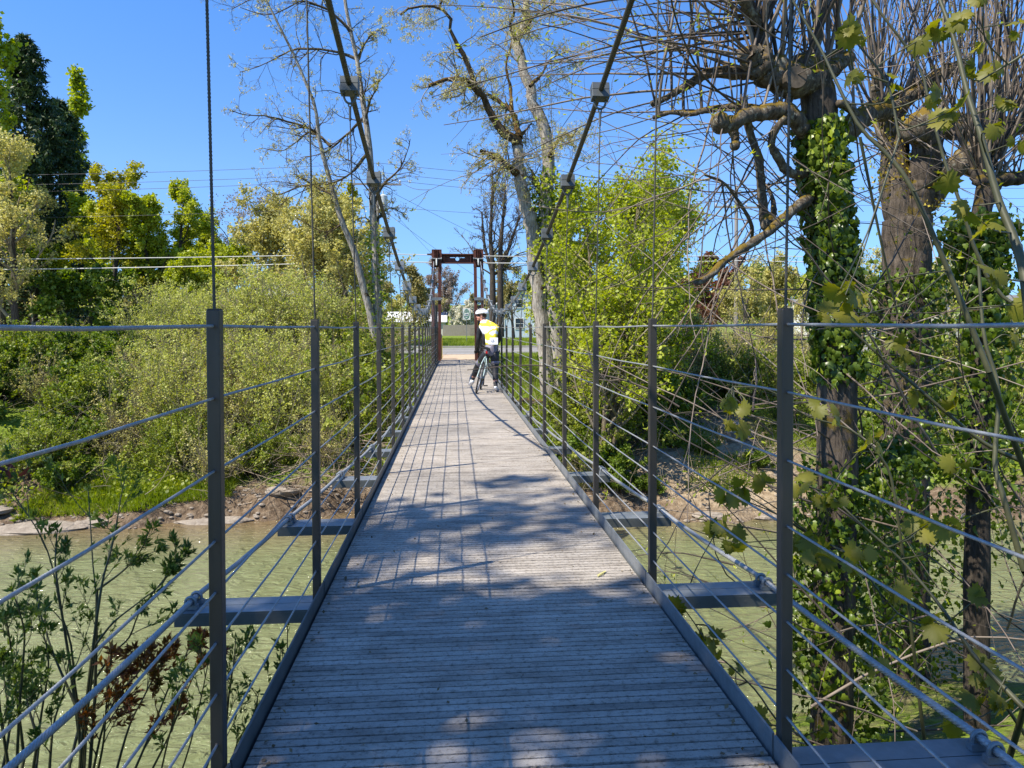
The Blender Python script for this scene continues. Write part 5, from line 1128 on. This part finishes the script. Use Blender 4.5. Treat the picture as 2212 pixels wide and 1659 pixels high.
low = limbs(rt, [([np.array([3.5, 4.2, b0[2] - .1]), np.array([3.4, 4.0, -1.6]), bt[0][0][0]], [.04, .03, .025]), ([np.array([3.5, 4.2, b0[2] - .1]), np.array([3.0, 4.0, -1.9]), bt[0][2][0]], [.03, .02, .014]), ([np.array([3.5, 4.2, b0[2] - .1]), np.array([3.1, 3.8, -2.0]), bt[0][3][0]], [.03, .02, .01]),
                 ([np.array([3.6, 4.3, b0[2] - .1]), np.array([4.0, 4.2, -1.2]), bt[0][6][0]], [.03, .02, .016]), ([np.array([3.6, 4.3, b0[2] - .1]), np.array([3.9, 4.2, -.8]), bt[0][4][0]], [.03, .02, .013]), ([np.array([3.4, 4.3, b0[2] - .1]), np.array([2.6, 4.0, -2.0]), bt[0][7][0]], [.02, .01, .006]),
                 ([np.array([3.6, 4.2, b0[2] - .1]), np.array([3.7, 3.9, -1.0]), bt[0][1][0]], [.03, .02, .014]), ([np.array([3.6, 4.2, b0[2] - .1]), np.array([3.8, 4, -1.0]), bt[0][8][0]], [.03, .02, .012]), ([np.array([3.3, 4.3, b0[2] - .1]), np.array([2.9, 4.2, -2.0]), bt[0][5][0]], [.02, .014, .008])], 18)
cl = []
for conv, Yc, lst in ((c6, 3.05, [(1140, 130), (1225, 170), (1160, 385), (1390, 410), (1510, 200), (1610, 130), (1750, 80), (1830, 215), (1580, 470), (1640, 610), (1780, 340), (1920, 340), (1950, 500), (1900, 650), (2010, 720), (1630, 890), (1780, 1050), (1820, 1130), (1100, 1475), (1200, 1470), (1090, 1590), (1200, 1610), (1900, 1400), (1990, 1560), (2000, 110), (1830, 0), (1680, 560)]),
                      (c8, 3.5, [(1490, 230), (1530, 310), (1600, 505), (1820, 560), (570, 560), (640, 590), (560, 690), (640, 690), (1060, 560), (1200, 650), (1330, 800), (520, 990), (560, 1070), (780, 1010), (650, 1030), (970, 1020), (980, 1300), (1100, 1120), (1180, 1110), (520, 1260), (580, 1250), (610, 1350), (1650, 1250), (1810, 1250), (1830, 930), (2140, 200), (1400, 780), (1130, 80)]),
                      (c4, 3.2, [(360, 370), (430, 360), (220, 560), (300, 590), (550, 600), (860, 480), (970, 470), (1120, 820), (890, 950), (1150, 1120), (1130, 1220), (1090, 1330), (350, 1470), (990, 1440), (1250, 1330), (480, 690), (680, 820), (600, 1190), (1200, 1290), (330, 640)]),
                      (c3, 3.6, [(640, 890), (740, 1010), (790, 1035), (820, 1130), (900, 1170), (1050, 1420)])):
    for p in conv(*lst): cl.append(W(p[0], p[1], Yc + rt.uniform(-.25, .35)))
cl = np.array(cl); sz = np.repeat(cl, 3, axis=0) + rt.normal(0, .012, (len(cl) * 3, 3))
dirs = np.stack([rt.normal(0, 1, len(sz)), rt.normal(0, .6, len(sz)), rt.uniform(-1.6, -.1, len(sz))], 1)
leaves_np('foliage', sz - b0, .078, L_map, root, rt, MAPLE, d=dirs, nrm=np.tile(np.array([0, -.8, .5]), (len(sz), 1)), nb=.35, svar=.4)
pt = []
for c in cl:   # short leaf stalks back to the nearest stem
    A = bt[0].reshape(-1, 3); dd = np.linalg.norm(A - c, axis=1); j = int(dd.argmin()); mid = (c + A[j]) / 2 + rt.normal(0, .03, 3) + np.array([0, 0, -.03 * min(1, dd[j])]); pt.append(([A[j], mid, c], [.0045, .0035, .0025]))
tubes_np('stems', [local(bt, b0), local(low, b0), local(limbs(rt, pt, 7), b0)], {18: 8, 7: 4}, B_gst, root)

# ------------------------------------------------------------------ leafy shrubs in the left foreground
def fshrub(seed, label, specs, leafm, ls, per, k2=9, stem=B_gst, r0=.0085, tpl=LANCE):
    r = np.random.default_rng(seed); L0 = []
    for Yc, pl in specs:
        L0.append(hand(Yc, pl, r0, .003, r.uniform(-.3, .3)))
    a = limbs(r, L0, 16, 0); foot = a[0][:, 0].mean(0); gx_, gy_ = foot[0], foot[1] - .2; b0 = np.array(gpos(gx_, gy_)); root = plant('riverside_shrub', label, 'shrub', b0)
    lo = limbs(r, [([b0 - np.array([0, 0, .1]), (b0 + a[0][i, 0]) / 2 + r.normal(0, .04, 3), a[0][i, 0]], [r0 * 1.5, r0 * 1.2, r0]) for i in range(len(L0))], 6)
    b = spread(r, a, k2, .08, .98, .55, .30, 10, .07, .05, .03, .55, .003, taper=.45); c = spread(r, b, 3, .25, .95, .55, .45, 7, .08, .05, .04, .6, .0022)
    tubes_np('stems', [local(q_, b0) for q_ in (a, lo, b, c)], {16: 6, 10: 4, 7: 3, 6: 6}, stem, root)
    P = []; D = []
    for PR in (b, c, a):   # whorls of narrow leaves at the nodes and tips
        Pq, Rq = PR; N = Pq.shape[1]
        for t in ([N - 1, N - 1, int(N * .9), int(N * .8), int(N * .6), int(N * .4)] if PR is not a else [N - 1] * 3 + list(range(N // 2, N))):
            pp = Pq[:, t]; tg = unit(Pq[:, t] - Pq[:, t - 1]); n = int(per if t == N - 1 else max(2, per * .8))
            for _ in range(max(1, n // 2)): P.append(pp + r.normal(0, .006, pp.shape)); D.append(tg * 1.2 + r.normal(0, .55, pp.shape))
    P = np.concatenate(P); D = np.concatenate(D); keep = r.random(len(P)) < .8
    leaves_np('foliage', P[keep] - b0, ls, leafm, root, r, tpl, d=D[keep] * 1.5, nb=.4); return root
def bl(*pp): return [(.349 * x, 1080 + .349 * y) for x, y in pp]
fshrub(110, 'slender riverside shrub with whorled narrow leaves in the left foreground', [(4.6, bl((500, 1800), (530, 1400), (570, 1100), (600, 700), (575, 400), (560, 150), (545, -60))), (4.7, bl((530, 1500), (470, 1200), (440, 900), (380, 700), (320, 400), (240, 200), (80, -40))), (4.5, bl((600, 720), (640, 480), (700, 260), (745, 0), (770, -120))), (4.6, bl((590, 900), (700, 760), (850, 640), (1000, 520), (1090, 380))), (4.8, bl((560, 1150), (700, 950), (800, 850), (860, 700), (960, 560), (1070, 420))), (4.5, bl((480, 1300), (330, 950), (250, 700), (220, 560))), (4.7, bl((600, 560), (760, 440), (860, 330), (930, 180))), (4.7, bl((430, 1000), (350, 480), (345, 320), (355, 180)))], L_shr, .046, 6, 5)
fshrub(111, 'bushy green shrub at the left edge of the foreground', [(4.1, bl((100, 1750), (120, 1300), (150, 900), (140, 760), (75, 560))), (4.0, bl((60, 1700), (0, 1300), (-20, 1000), (-60, 800))), (4.3, bl((200, 1700), (260, 1300), (300, 1000), (240, 720))), (4.2, bl((300, 1750), (330, 1400), (390, 1200), (430, 980))), (4.0, bl((0, 1750), (60, 1400), (30, 1150), (20, 1000))), (4.3, bl((150, 1600), (90, 1100), (60, 860), (30, 700))), (4.4, bl((240, 1500), (160, 1200), (180, 950)))], L_shr, .042, 7, 5)
fshrub(112, 'reddish brown leaved shrub left of the nearest left post', [(4.4, bl((560, 1750), (640, 1400), (740, 1200), (870, 1050), (900, 900))), (4.5, bl((700, 1750), (800, 1400), (900, 1200), (1000, 1000), (1060, 870))), (4.5, bl((800, 1750), (950, 1400), (1050, 1150), (1150, 960), (1180, 850))), (4.6, bl((900, 1750), (1050, 1450), (1150, 1200), (1250, 980))), (4.4, bl((600, 1700), (640, 1500), (660, 1250), (690, 950)))], L_rsh, .046, 8, 6)
fshrub(113, 'green sprouting stems on both sides of the nearest left post', [(4.2, bl((980, 1750), (1050, 1450), (1110, 1250), (1160, 1100))), (4.3, bl((1100, 1750), (1180, 1500), (1250, 1200), (1290, 1000))), (4.5, bl((1400, 1750), (1470, 1500), (1560, 1350), (1600, 1200))), (4.4, bl((1450, 1750), (1500, 1600), (1600, 1400), (1650, 1200))), (4.5, bl((1380, 1700), (1430, 1100), (1500, 960), (1540, 900))), (4.3, bl((1250, 1750), (1330, 1500), (1420, 1200), (1460, 860))), (4.6, bl((1620, 1300), (1700, 1150), (1770, 1000), (1780, 780)))], L_shr, .042, 4, 5, r0=.006)
b0 = np.array(W(8, 1010, 3.6)); r = np.random.default_rng(5)
# small red leaf spray at the left edge, on a long arching stem from the left shrub
gb = np.array(gpos(-2.9, 3.9)); root = plant('red_leaf_stem', 'long stem ending in dark red leaves at the left edge of the view', 'shrub', gb)
st_ = limbs(r, [([gb, gb + np.array([-.1, -.05, 1.3]), np.array(W(-40, 1150, 3.6)), b0], [.012, .01, .006, .003])], 14)
tubes_np('stem', [local(st_, gb)], 6, B_gst, root); leaves_np('foliage', b0 - gb + r.normal(0, .035, (16, 3)), .07, leafmat('dark_red_leaf', [(.05, .015, .015), (.10, .025, .02)], .3), root, r, OVAL)

# ------------------------------------------------------------------ tree behind the viewer that shades the near deck
rs = np.random.default_rng(120); b0 = np.array(gpos(-7.5, -2.6)); root = plant('bank_tree', 'spreading leafing tree on the near bank whose shade dapples the near deck', 'tree', b0)
T = shoot(rs, np.array([b0]), np.array([[.12, .2, 1.]]), np.array([12.]), np.array([.3]), 14, .05, .05, .02, .25)
b1 = spread(rs, T, 16, .42, 1, .95, .50, 10, .1, .04, .04, .45, .05); b2 = spread(rs, b1, 7, .2, 1, .8, .5, 8, .14, .04, .05, .5, .02); b3 = spread(rs, b2, 5, .2, 1, .8, .5, 5, .15, .03, .05, .5, .008)
pts = onpts(rs, b3, 5, .1, .12); pts = pts[(pts[:, 1] + .311 * pts[:, 2] > 4.2) | (rs.random(len(pts)) < .5)]
cl_ = np.array([(-5.6 + a, .1 + b, 8.4 + c) for a, b, c in rs.normal(0, 1, (28, 3)) * np.array([1.6, .65, .8])]); pts = np.concatenate([pts, clumps(rs, cl_, np.full(28, .66), 110)])
lk = limbs(rs, [([T[0][0, 9], (T[0][0, 9] + c) / 2 + rs.normal(0, .3, 3), c], [.06, .04, .01]) for c in cl_], 10); b1 = (np.concatenate([b1[0], lk[0]]), np.concatenate([b1[1], lk[1]]))
tubes_np('trunk', [local(T, b0)], 10, B_grey, root); tubes_np('branches', [local(q_, b0) for q_ in (b1, b2, b3)], {10: 6, 8: 4, 5: 3}, B_grey, root)
leaves_np('foliage', pts - b0, .19, L_grn, root, rs, RHOMB, nb=.6)

# ------------------------------------------------------------------ driftwood and rocks
dw = barkmat('driftwood', (.16, .12, .08), (.38, .31, .23), None, .4); rk = mat('river_rock', [(.16, .13, .10), (.30, .26, .21)], .9, scale=6, bump=.5)
r = np.random.default_rng(130); n_ = 150; xs = r.uniform(-5.0, -1.3, n_); st = np.stack([xs, yfar(xs) + r.uniform(.1, 2.2, n_), np.zeros(n_)], 1); st[:, 2] = gz(st[:, 0], st[:, 1]) + r.uniform(0, .5, n_)
d = np.stack([r.normal(0, 1, n_), r.normal(-.2, .5, n_), r.normal(.0, .25, n_)], 1); a = shoot(r, st, d, r.uniform(.6, 2.2, n_), r.uniform(.006, .02, n_), 8, .1, -.01, .04, .4)
tag(tubes_np('brushwood', [a, spread(r, a, 2, .2, 1, .7, .4, 5, .1, 0, .05, .6, .004)], 4, dw, None), 'heap of pale dead twigs washed up on the left bank beside the bridge', 'brushwood', kind='stuff')
for k, (p0_, p1_, rr, lab) in enumerate((((560, 1060), (622, 1098), .045, 'pale driftwood branch slanting across the brush heap'), ((598, 1050), (606, 1118), .055, 'pale broken driftwood stub standing upright in the brush heap'), ((640, 1085), (720, 1105), .035, 'pale driftwood stick lying right of the upright stub'), ((470, 1110), (545, 1085), .03, 'thin driftwood stick at the water edge left of the brush heap'))):
    A = Vector(W(*p0_, 19.9)); B = Vector(W(*p1_, 19.3)); q = MB(); q.tube([A, A.lerp(B, .35) + Vector((.03, 0, .05)), A.lerp(B, .7) + Vector((-.03, 0, .02)), B], [rr * .4, rr, rr * .9, rr * .5], 7)
    C_ = A.lerp(B, .5); q.tube([C_, C_ + Vector((.15, -.1, .28)), C_ + Vector((.2, -.1, .5))], [rr * .5, rr * .35, rr * .15], 5); tag(q.build('driftwood_branch', dw, smooth=True), lab, 'driftwood', 'driftwood on the left bank')
def rock(x, y, s, lab, mt=rk):
    q = MB(); q.sphere((0, 0, 0), 1, 16, 10); q.V = [tuple(np.array(v) * np.array(s) * (1 + .35 * gnoise(v[0] * 3 + x * 5, v[1] * 3 + v[2] * 4 + y * 3))) for v in q.V]
    o = q.build('rock', mt, smooth=False); o.location = (x, y, max(float(gz(x, y)), WZ) + s[2] * .05); tag(o, lab, 'rock', 'rocks along the far bank')
for x, y, s, lab in ((-6.4, 18.85, (1.0, .35, .12), 'flat pale rock slab at the water edge left of the nearest left post'), (-10.6, 18.6, (1.4, .5, .14), 'long flat rock shelf at the left water edge'), (-12.6, 18.8, (1.2, .6, .2), 'flat rock shelf at the far left of the bank'), (-9.4, 18.75, (.5, .3, .14), 'small dark boulder under the grassy cut bank'),
                     (8.6, 21.6, (.5, .4, .38), 'brown boulder at the top of the sand bank on the right'), (4.9, 18.0, (.35, .25, .14), 'small stone at the right water edge near the bridge'), (6.4, 17.9, (.5, .3, .12), 'low stone at the foot of the sand bank'), (7.9, 17.85, (.3, .2, .12), 'little stone right of the low one at the foot of the sand bank'), (-4.8, 19.5, (.4, .25, .16), 'dark stone beside the brush heap')):
    rock(x, y, s, lab)
for k in range(60):
    pass
rr_ = np.random.default_rng(131); q = MB()
for k in range(420):
    x = rr_.uniform(-13, 12); y = float(yfar(x)) + rr_.uniform(-.05, 1.3) * (1.8 if x > 3.5 else .6); s = rr_.uniform(.02, .08); z = float(gz(x, y)); n0 = len(q.V)
    q.sphere((x, y, z), s, 6, 4, (1.3, 1, .6))
tag(q.build('pebbles', rk), 'scattered pebbles and clods along the far waterline', 'pebbles', kind='stuff')
b_ = W(1100, 1001, 17); q = MB(); q.tube([(1.9, 24.6, -1.35), (2.3, 24.9, -1.25), (3.1, 24.4, -1.3), (3.9, 24.8, -1.2)], [.16, .14, .12, .07], 8); tag(q.build('fallen_log', B_dark, smooth=True), 'short dark fallen log in the grass right of the deck', 'log')

# ------------------------------------------------------------------ buildings, fences
sid = mat('white_siding', [(.55, .56, .56), (.66, .66, .66)], .8, scale=2); shin = mat('grey_shingle', [(.10, .10, .105), (.19, .19, .195)], .9, scale=3); shb = mat('brown_shingle', [(.13, .09, .07), (.2, .15, .12)], .9, scale=3)
glass = mat('window_glass', [(.02, .03, .04)], .08, scale=1); crm = mat('cream_wall', [(.50, .47, .42), (.60, .57, .52)], .8, scale=2); blu = mat('pale_blue_siding', [(.42, .50, .60), (.50, .58, .66)], .8, scale=2)
def house(lab, x, y, w, d, h, rh, wallm, roofm, wins, cross=True, nm='house'):
    root = empty(nm, gpos(x, y), lab, 'house'); q = MB()
    if cross: q.prism([(-w / 2, -.3), (w / 2, -.3), (w / 2, h), (0, h + rh), (-w / 2, h)], -d / 2, d / 2)
    else: q.prism([(-d / 2, -.3), (d / 2, -.3), (d / 2, h), (0, h + rh), (-d / 2, h)], -w / 2, w / 2, 'x')
    q.build('wall', wallm, root); q = MB(); 
    A, Bm = (w, d) if cross else (d, w); e = .35; th = .14; sl = rh / (A / 2)
    for s in (-1, 1):
        pr = [(0, h + rh + .02), (s * (A / 2 + e), h - sl * e + .02), (s * (A / 2 + e), h - sl * e + .02 + th), (0, h + rh + .02 + th)]
        q.prism(pr, -Bm / 2 - e, Bm / 2 + e, 'y' if cross else 'x')
    q.build('roof', roofm, root)
    for (wx, wz, ww, wh) in wins:
        q = MB(); yy = -d / 2 - .03; fw = .09
        for sx in (-1, 1): q.box((wx + sx * (ww / 2 + fw / 2), yy, wz), (fw, .08, wh + 2 * fw)); q.box((wx, yy, wz + sx * (wh / 2 + fw / 2)), (ww, .08, fw))
        q.box((wx, yy, wz), (ww, .05, .05)); f = q.build('window', sid, root); q = MB(); q.box((wx, yy + .015, wz), (ww, .02, wh)); q.build('pane', glass, f)
    return root
house('tall white house with a steep gable and small dark windows behind the left trees', X(600, 84), 88, 5.2, 8, 6.0, 3.0, sid, shb, [(-1.2, 4.4, .9, 1.5), (1.2, 4.4, .9, 1.5), (-1.2, 1.4, .9, 1.4), (1.2, 1.4, .9, 1.4), (0, 7.2, .7, .9)])
house('low cream building with a long roof left of the end tower', X(868, 124), 124, 15, 8, 2.3, 1.6, crm, sid, [(-4, 1.3, 1.2, 1), (0, 1.3, 1.2, 1), (4, 1.3, 1.2, 1)], False, 'building')
house('white and pale blue house behind the bare trees right of the tower', X(1122, 92), 96, 9, 8, 3.2, 3.2, blu, sid, [(-2.5, 1.8, 1, 1.3), (0, 1.8, 1, 1.3), (2.5, 1.8, 1, 1.3), (0, 4.4, .9, 1)])
house('low grey roofed house at the far right beyond the road', X(2120, 78), 80, 13, 8, 2.6, 2.3, crm, shin, [(-3, 1.5, 1.2, 1.1), (2, 1.5, 1.2, 1.1)], False)
house('grey roofed house behind the pollards', X(1840, 92), 94, 14, 9, 2.7, 2.2, sid, shin, [(-3, 1.5, 1.2, 1.1), (2, 1.5, 1.2, 1.1)], False)
house('small white house behind the left hanger cables', X(515, 96), 98, 8, 7, 2.8, 2.4, sid, shb, [(-2, 1.6, 1, 1.2), (2, 1.6, 1, 1.2)], False)
fen = mat('weathered_fence', [(.22, .19, .16), (.33, .29, .25)], .9, scale=4, stretch=(6, 6, .4))
def fence(name, lab, xa, xb, y, h, bw, gap, tp_=0):
    root = empty(name, gpos((xa + xb) / 2, y), lab, 'fence'); q = MB(); cx = (xa + xb) / 2; x = xa
    while x < xb: q.box((x - cx, 0, h / 2 + rnd.uniform(-.03, .03)), (bw, .03, h)); x += bw + gap
    q.build('boards', fen, root); q = MB()
    for z in (.35, h - .3): q.box((0, .035, z), (xb - xa, .04, .09))
    q.build('rail', fen, root); q = MB(); x = xa
    while x < xb: q.box((x - cx, .1, h / 2), (.1, .09, h + .08)); x += 2.4
    q.build('posts', fen, root)
fence('board_fence', 'weathered grey board fence across the far end of the lawn behind the tower', X(958, 116), X(1215, 116), 114, 1.8, .16, .006)
fence('picket_fence', 'open white grey picket fence far left of the end tower', X(740, 114), X(940, 114), 114, 1.7, .10, .10)
# street sign
sg = empty('bike_route_sign', gpos(X(1008, 58), 58), 'white sign with green oval bicycle emblem and right arrow on a thin post', 'sign')
grn = mat('sign_green', [(.004, .17, .11)], .5); sgw = mat('sign_white', [(.72, .72, .70)], .5); blue = mat('sign_blue', [(.05, .16, .24)], .5)
q = MB(); q.box((0, .03, 1.1), (.055, .055, 2.3)); q.box((0, .03, 2.2), (.055, .03, 1.0)); q.build('post', galv, sg)
zc = HT(678.5, 58) - sg.location.z; q = MB(); q.box((0, 0, zc), (.62, .012, .93)); pn = q.build('panel', sgw, sg, bevel=.004)
def disc(q, cx, cz, rx, rz, y, n=40): q.add([(cx + rx * math.cos(2 * math.pi * i / n), y, cz + rz * math.sin(2 * math.pi * i / n)) for i in range(n)], [tuple(range(n))[::-1]])
q = MB(); disc(q, 0, zc - .005, .245, .41, -.010); q.build('emblem', grn, pn)
q = MB(); q.add([(-.185, -.014, zc + .13), (-.12, -.014, zc + .125), (-.095, -.014, zc + .085), (-.05, -.014, zc + .10), (.0, -.014, zc + .095), (.08, -.014, zc + .115), (.19, -.014, zc + .115), (.185, -.014, zc + .06), (.17, -.014, zc + .02), (.18, -.014, zc - .18), (-.19, -.014, zc - .18), (-.20, -.014, zc - .02)], [tuple(range(12))[::-1]])
q.add([(-.11, -.014, zc - .265), (0, -.014, zc - .265), (0, -.014, zc - .225), (.085, -.014, zc - .295), (0, -.014, zc - .365), (0, -.014, zc - .325), (-.11, -.014, zc - .325)], [tuple(range(7))]); q.build('emblem_map', sgw, pn)
q = MB(); 
for cx in (-.085, .085): q.torus((cx, -.018, zc - .075), .052, .007, (0, 1, 0), 20, 4)
for a, b in (((-.085, -.075), (-.03, .0)), ((-.03, 0), (.045, 0)), ((.045, 0), (0, -.075)), ((0, -.075), (-.03, 0)), ((0, -.075), (-.085, -.075)), ((.085, -.075), (.04, .03)), ((.04, .03), (.07, .035)), ((-.04, .03), (-.02, .03)), ((-.03, 0), (-.035, .03))): q.tube([(a[0], -.018, zc + a[1]), (b[0], -.018, zc + b[1])], .006, 4)
q.build('bicycle_symbol', blue, pn)
for txt, z, sz in (('SCENIC', .275, .095), ('BIKEWAY', .175, .095)):
    cu = bpy.data.curves.new('lettering', 'FONT'); cu.body = txt; cu.size = sz; cu.align_x = 'CENTER'; cu.extrude = .002
    tmp = bpy.data.objects.new('tmp', cu); C.objects.link(tmp); bpy.context.view_layer.update()
    lm_ = bpy.data.meshes.new_from_object(tmp.evaluated_get(bpy.context.evaluated_depsgraph_get())); bpy.data.objects.remove(tmp); lm_.materials.clear()
    o = link('lettering', lm_, sgw, pn); o.location = (0, -.014, zc + z - .02); o.rotation_euler = (math.pi / 2, 0, 0)
# low black iron fence bits and small red shed
q = MB()
for k in range(14): q.box((0 + k * .14, 0, .6), (.025, .025, 1.2))
q.box((.9, 0, 1.15), (1.9, .03, .03)); q.box((.9, 0, .2), (1.9, .03, .03)); o = q.build('iron_fence', dark); o.location = gpos(X(1017, 108), 108); tag(o, 'short black iron fence just right of the bike route sign', 'fence')
redc = mat('red_paint', [(.35, .02, .02)], .4); q = MB(); q.box((0, 0, .55), (1.7, .9, .5)); q.box((-.2, 0, .95), (.9, .8, .35)); q.tube([(-.55, -.5, .28), (-.55, .5, .28)], .28, 14); q.tube([(.55, -.5, .28), (.55, .5, .28)], .28, 14)
o = q.build('garden_tractor', redc, bevel=.02); o.location = gpos(X(1290, 56), 56); tag(o, 'small red garden tractor on the lawn behind the young maple', 'tractor')

# ------------------------------------------------------------------ utility poles and wires
pol = mat('pole_wood', [(.17, .15, .13), (.28, .26, .235)], .9, scale=6, stretch=(6, 6, .5)); cer = mat('insulator', [(.5, .5, .48)], .3); tfm = mat('transformer_paint', [(.42, .45, .44), (.5, .53, .52)], .5)
def pole(px, Y, ptop, parm, lab, tf=False):
    root = empty('utility_pole', gpos(X(px, Y), Y), lab, 'utility pole'); z0 = root.location.z; zt = HT(ptop, Y) - z0
    q = MB(); q.tube([(0, 0, -.3), (0, 0, zt)], [.17, .12], 12); q.build('pole', pol, root, smooth=True)
    za = HT(parm, Y) - z0; q = MB(); q.box((0, -.15, za), (3.4, .1, .13)); q.build('crossarm', pol, root)
    for x in (-1.6, -.7, .7, 1.6): q = MB(); q.tube([(x, -.15, za + .06), (x, -.15, za + .2), (x, -.15, za + .3)], [.03, .07, .03], 8); q.build('insulator', cer, root)
    q = MB(); q.tube([(0, 0, zt), (0, 0, zt + .25)], [.05, .03], 8); q.build('insulator', cer, root)
    if tf: q = MB(); zf = HT(440, Y) - z0; q.tube([(.42, -.1, zf - .55), (.42, -.1, zf + .5)], .30, 16); q.tube([(.42, -.1, zf + .5), (.42, -.1, zf + .6)], [.30, .12], 16); q.tube([(.42, -.1, zf + .6), (.42, -.1, zf + .85)], .05, 8); q.build('transformer', tfm, root, smooth=True)
    return root
pole(1590, 51, 396, 441, 'grey wooden utility pole with a crossarm behind the pollards at the right')
pole(817, 51, 380, 400, 'wooden utility pole carrying a grey transformer left of the bridge', True)
wir = mat('overhead_wire', [(.05, .05, .055)], .6); wil = mat('light_overhead_wire', [(.45, .45, .42)], .6)
def wire(lab, pts, Y, r, m, sag=.35):
    P = [Vector(W(px, py, Y)) for px, py in pts]; q = MB(); out = []
    for a, b in zip(P, P[1:]):
        for k in range(16): t = k / 16; out.append(a.lerp(b, t) - Vector((0, 0, sag * 4 * t * (1 - t))))
    out.append(P[-1]); q.tube(out, r, 4); tag(q.build('overhead_wire', m), lab, 'wire', 'overhead wires along the road')
for k, (a, b, c, d) in enumerate(((378, 352, 399, 395), (400, 372, 420, 418), (416, 386, 436, 437))): wire('%s of the three thin overhead wires high along the road' % ('topmost', 'middle', 'lowest')[k], [(-500, a), (817, b), (1590, c), (2700, d)], 50.8, .014, wir)
wire('single thin wire below the three high ones', [(-500, 470), (817, 445), (1590, 472), (2700, 470)], 50.6, .012, wir)
wire('upper pale cable strung along the road at tower height', [(-500, 560), (817, 548), (1590, 552), (2700, 556)], 50.2, .028, wil, .15)
wire('lower pale cable strung along the road at tower height', [(-500, 586), (817, 565), (1590, 563), (2700, 570)], 50.2, .032, wil, .15)
for k, (p, q_) in enumerate((((817, 400), (1290, 740)), ((817, 445), (1080, 640)), ((817, 420), (1010, 600)))):
    A = Vector(W(*p, 50.8)); B = Vector((X(q_[0] + 60, 95), 95, 5.5 - k)); q = MB(); q.tube([A.lerp(B, t / 20) - Vector((0, 0, 2.4 * t / 20 * (1 - t / 20))) for t in range(21)], .014, 4)
    tag(q.build('overhead_wire', wir), '%s service wire slanting down from the transformer pole behind the tower' % ('highest', 'steepest', 'lowest')[k], 'wire', 'service wires behind the tower')

leaves_np('deck_litter', LIT, .018, mat('dry_leaf_bits', [(.09, .06, .03), (.22, .16, .08)], .9, scale=9), None, np.random.default_rng(4), RHOMB, nb=2.5)
tag(bpy.data.objects['deck_litter'], 'tiny dry leaf bits scattered along the edges of the deck', 'litter', kind='stuff')
r = np.random.default_rng(140); n_ = 700; xs = np.concatenate([r.uniform(-22, -1.2, n_ // 2), r.uniform(1.5, 16, n_ // 2)]); yy = yfar(xs) + r.uniform(.4, 9, n_); st = np.stack([xs, yy, gz(xs, yy) + r.uniform(0, .5, n_)], 1)
d = np.stack([r.normal(0, 1, n_), r.normal(-.1, .7, n_), r.uniform(.0, .9, n_)], 1); a = shoot(r, st, d, r.uniform(.8, 2.8, n_), r.uniform(.005, .013, n_), 9, .1, -.03, .06, .4); b_ = spread(r, a, 3, .2, 1, .7, .35, 6, .12, 0, .05, .6, .004)
tag(tubes_np('dead_stems', [a, b_], 3, B_ltw, None), 'tangle of bare dead stems through the brush of the far bank', 'brush', kind='stuff')
